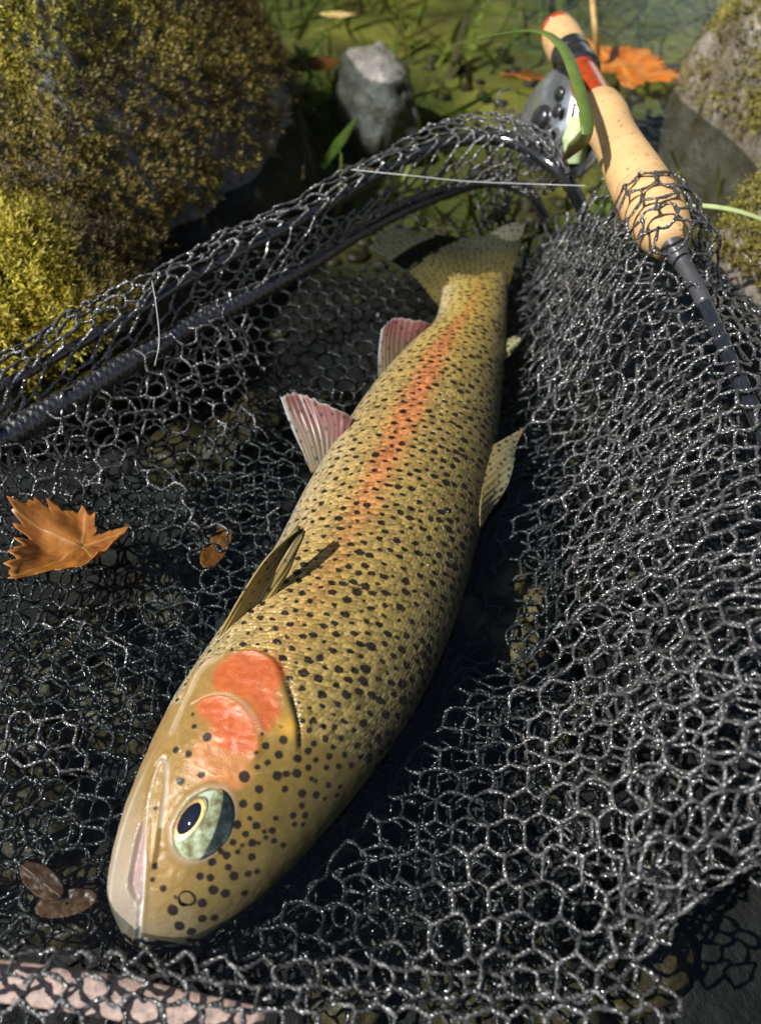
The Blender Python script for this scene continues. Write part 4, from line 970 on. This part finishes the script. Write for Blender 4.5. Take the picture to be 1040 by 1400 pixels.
tag(leaf('maple_leaf', at(112, 746, .005), .032, -2.1, 'maple', M['leaf_brown'], (.10, -.22), 1.0, 3), 'curled orange-brown autumn leaf caught in the mesh left of the trout', 'leaf', 'fallen leaves')
tag(leaf('fallen_leaf', at(296, 750, -.006), .013, 1.3, 'oval', M['leaf_brown'], (.1, .1), .2, 5), 'small yellow-brown leaf under the mesh beside the pectoral fin', 'leaf', 'fallen leaves')
tag(leaf('fallen_leaf', at(58, 1205, -.004), .010, 2.6, 'oval', M['leaf_old'], (.1, .1), .2, 6), 'upper of two dull brown leaves left of the trout jaw', 'leaf', 'fallen leaves')
tag(leaf('fallen_leaf', at(92, 1235, -.005), .010, .2, 'oval', M['leaf_old'], (.05, .1), .2, 7), 'lower of two dull brown leaves left of the trout jaw', 'leaf', 'fallen leaves')
tag(leaf('fallen_leaf', at(462, 20, .004), .018, -.1, 'oval', M['leaf_yellow'], (.0, .0), .15, 8), 'pale yellow oval leaf afloat beside the grey stone', 'leaf', 'fallen leaves')
tag(leaf('maple_leaf', at(850, 96, .004), .055, .9, 'maple', M['leaf_orange'], (.05, .05), .3, 9), 'orange leaf in the water to the right of the reel seat', 'leaf', 'fallen leaves')
tag(leaf('maple_leaf', at(742, 108, -.004), .045, 2.2, 'maple', M['leaf_orange'], (.2, .2), .3, 10), 'orange leaf under water to the left of the reel', 'leaf', 'fallen leaves')
tag(leaf('fallen_leaf', at(345, 80, -.010), .016, .5, 'oval', M['leaf_yellow'], (.1, .0), .15, 12), 'sunken yellow leaf between the boulder and the grey stone', 'leaf', 'fallen leaves')
tag(leaf('fallen_leaf', at(425, 88, -.006), .028, .05, 'oval', M['leaf_brown'], (.1, .0), .1, 13), 'brown leaf in the water left of the grey stone', 'leaf', 'fallen leaves')
def grassb(name, pts, wdt, cols, label, cat='grass blade', fold=.25, n=50):
    P = catmull([at(*p) for p in pts], n); T, A, B_ = frames(P); w_ = np.interp(np.linspace(0, 1, n), *zip(*wdt)); 
    V = np.stack((P - A * w_[:, None] + B_ * (w_ * fold)[:, None], P, P + A * w_[:, None] + B_ * (w_ * fold)[:, None]), 1).reshape(-1, 3)
    i = np.arange(n - 1) * 3; F = np.vstack((np.stack((i, i + 1, i + 4, i + 3), 1), np.stack((i + 1, i + 2, i + 5, i + 4), 1)))
    C = np.repeat(np.stack([np.interp(np.linspace(0, 1, n), [0, 1], [cols[0][k], cols[1][k]]) for k in range(3)], -1), 3, 0)
    o = mesh_obj(name, V, F, M['grass'], attrs={'Col': C}); md = o.modifiers.new('thickness', 'SOLIDIFY'); md.thickness = .0004
    return tag(o, label, cat, 'grass and stalks by the rod')
grassb('grass_blade', [(616, 62, .062), (680, 48, .085), (735, 44, .10), (768, 66, .108), (787, 110, .108), (800, 160, .104), (802, 185, .10)], [(0, .0003), (.2, .003), (.5, .0032), (.9, .0034), (1, .0026)], ((.20, .30, .06), (.10, .15, .03)), 'long green grass blade arching over the rod reel seat')
grassb('grass_blade', [(803, 178, .098), (790, 200, .085), (772, 218, .070)], [(0, .003), (.5, .0055), (1, .002)], ((.30, .36, .12), (.22, .17, .06)), 'short yellowing grass blade hanging beside the reel')
grassb('grass_blade', [(792, 158, .080), (790, 188, .072), (786, 224, .060)], [(0, .005), (.5, .0085), (1, .005)], ((.55, .66, .34), (.50, .60, .32)), 'wide pale green grass sheath between reel and cork grip', fold=-.4)
grassb('grass_blade', [(905, 277, .062), (960, 278, .066), (1010, 286, .066), (1060, 304, .06)], [(0, .0022), (1, .0022)], ((.45, .55, .22), (.48, .56, .26)), 'pale green grass stem reaching over the right hand rock', fold=-.5)
def stalk(pts, r, mat, name, label, cat, grp='grass and stalks by the rod'):
    V, F = sweep(catmull([at(*p) for p in pts], 40), r, 8); return tag(mesh_obj(name, V, F, mat), label, cat, grp)
M['straw'] = simple('straw', (.42, .27, .09), .5, 120, .3, .1)
M['twig'] = simple('twig', (.20, .13, .06), .7, 120, .3, .2)
stalk([(806, -30, .06), (812, 30, .04), (816, 75, .015), (812, 105, -.01)], .0026, M['straw'], 'dry_stalk', 'dry straw coloured stalk standing in the water behind the rod', 'stalk')
stalk([(381, 45, -.004), (384, 90, -.006), (380, 135, -.012)], .0018, M['twig'], 'twig', 'thin pale twig under water left of the grey stone', 'twig')
stalk([(398, 120, -.008), (412, 180, -.008), (415, 245, -.012)], .0016, M['twig'], 'twig', 'thin brown twig under water between boulder and net', 'twig')
grassb('grass_blade', [(400, 55, -.004), (415, 85, -.004), (428, 108, -.006)], [(0, .001), (.5, .004), (1, .001)], ((.30, .36, .06), (.42, .42, .10)), 'short yellow-green blade under water left of the grey stone')
grassb('grass_blade', [(440, 230, -.02), (465, 195, -.012), (488, 160, -.006)], [(0, .003), (.5, .005), (1, .001)], ((.14, .24, .04), (.22, .30, .06)), 'green grass blade under water just beyond the net rim')
def fline(pts, label, r=.00022, n=80):
    V, F = sweep(catmull([at(*p) for p in pts], n), r, 6); return tag(mesh_obj('fishing_line', V, F, M['line']), label, 'line', 'strands of fishing line')
fline([(480, 232, .062), (560, 240, .066), (640, 248, .068), (740, 252, .072), (800, 254, .078)], 'clear fishing line stretched across the top of the net')
fline([(904, 296, .08), (930, 308, .078), (960, 314, .075), (990, 316, .072)], 'loose end of fishing line to the right of the cork grip')
fline([(208, 384, .056), (214, 420, .052), (218, 465, .048), (212, 500, .04)], 'thin strand of line hanging over the net hem on the left')
# bubble at the nostril
p, n_ = hit(254, 1227); V, F = sphere_cap(p + n_ * .0006, (0, 0, 1), .0024, math.pi * .99, 24, 16); tag(mesh_obj('water_bubble', V, F, M['bubble']), 'clear water bubble on the trout nostril', 'bubble')
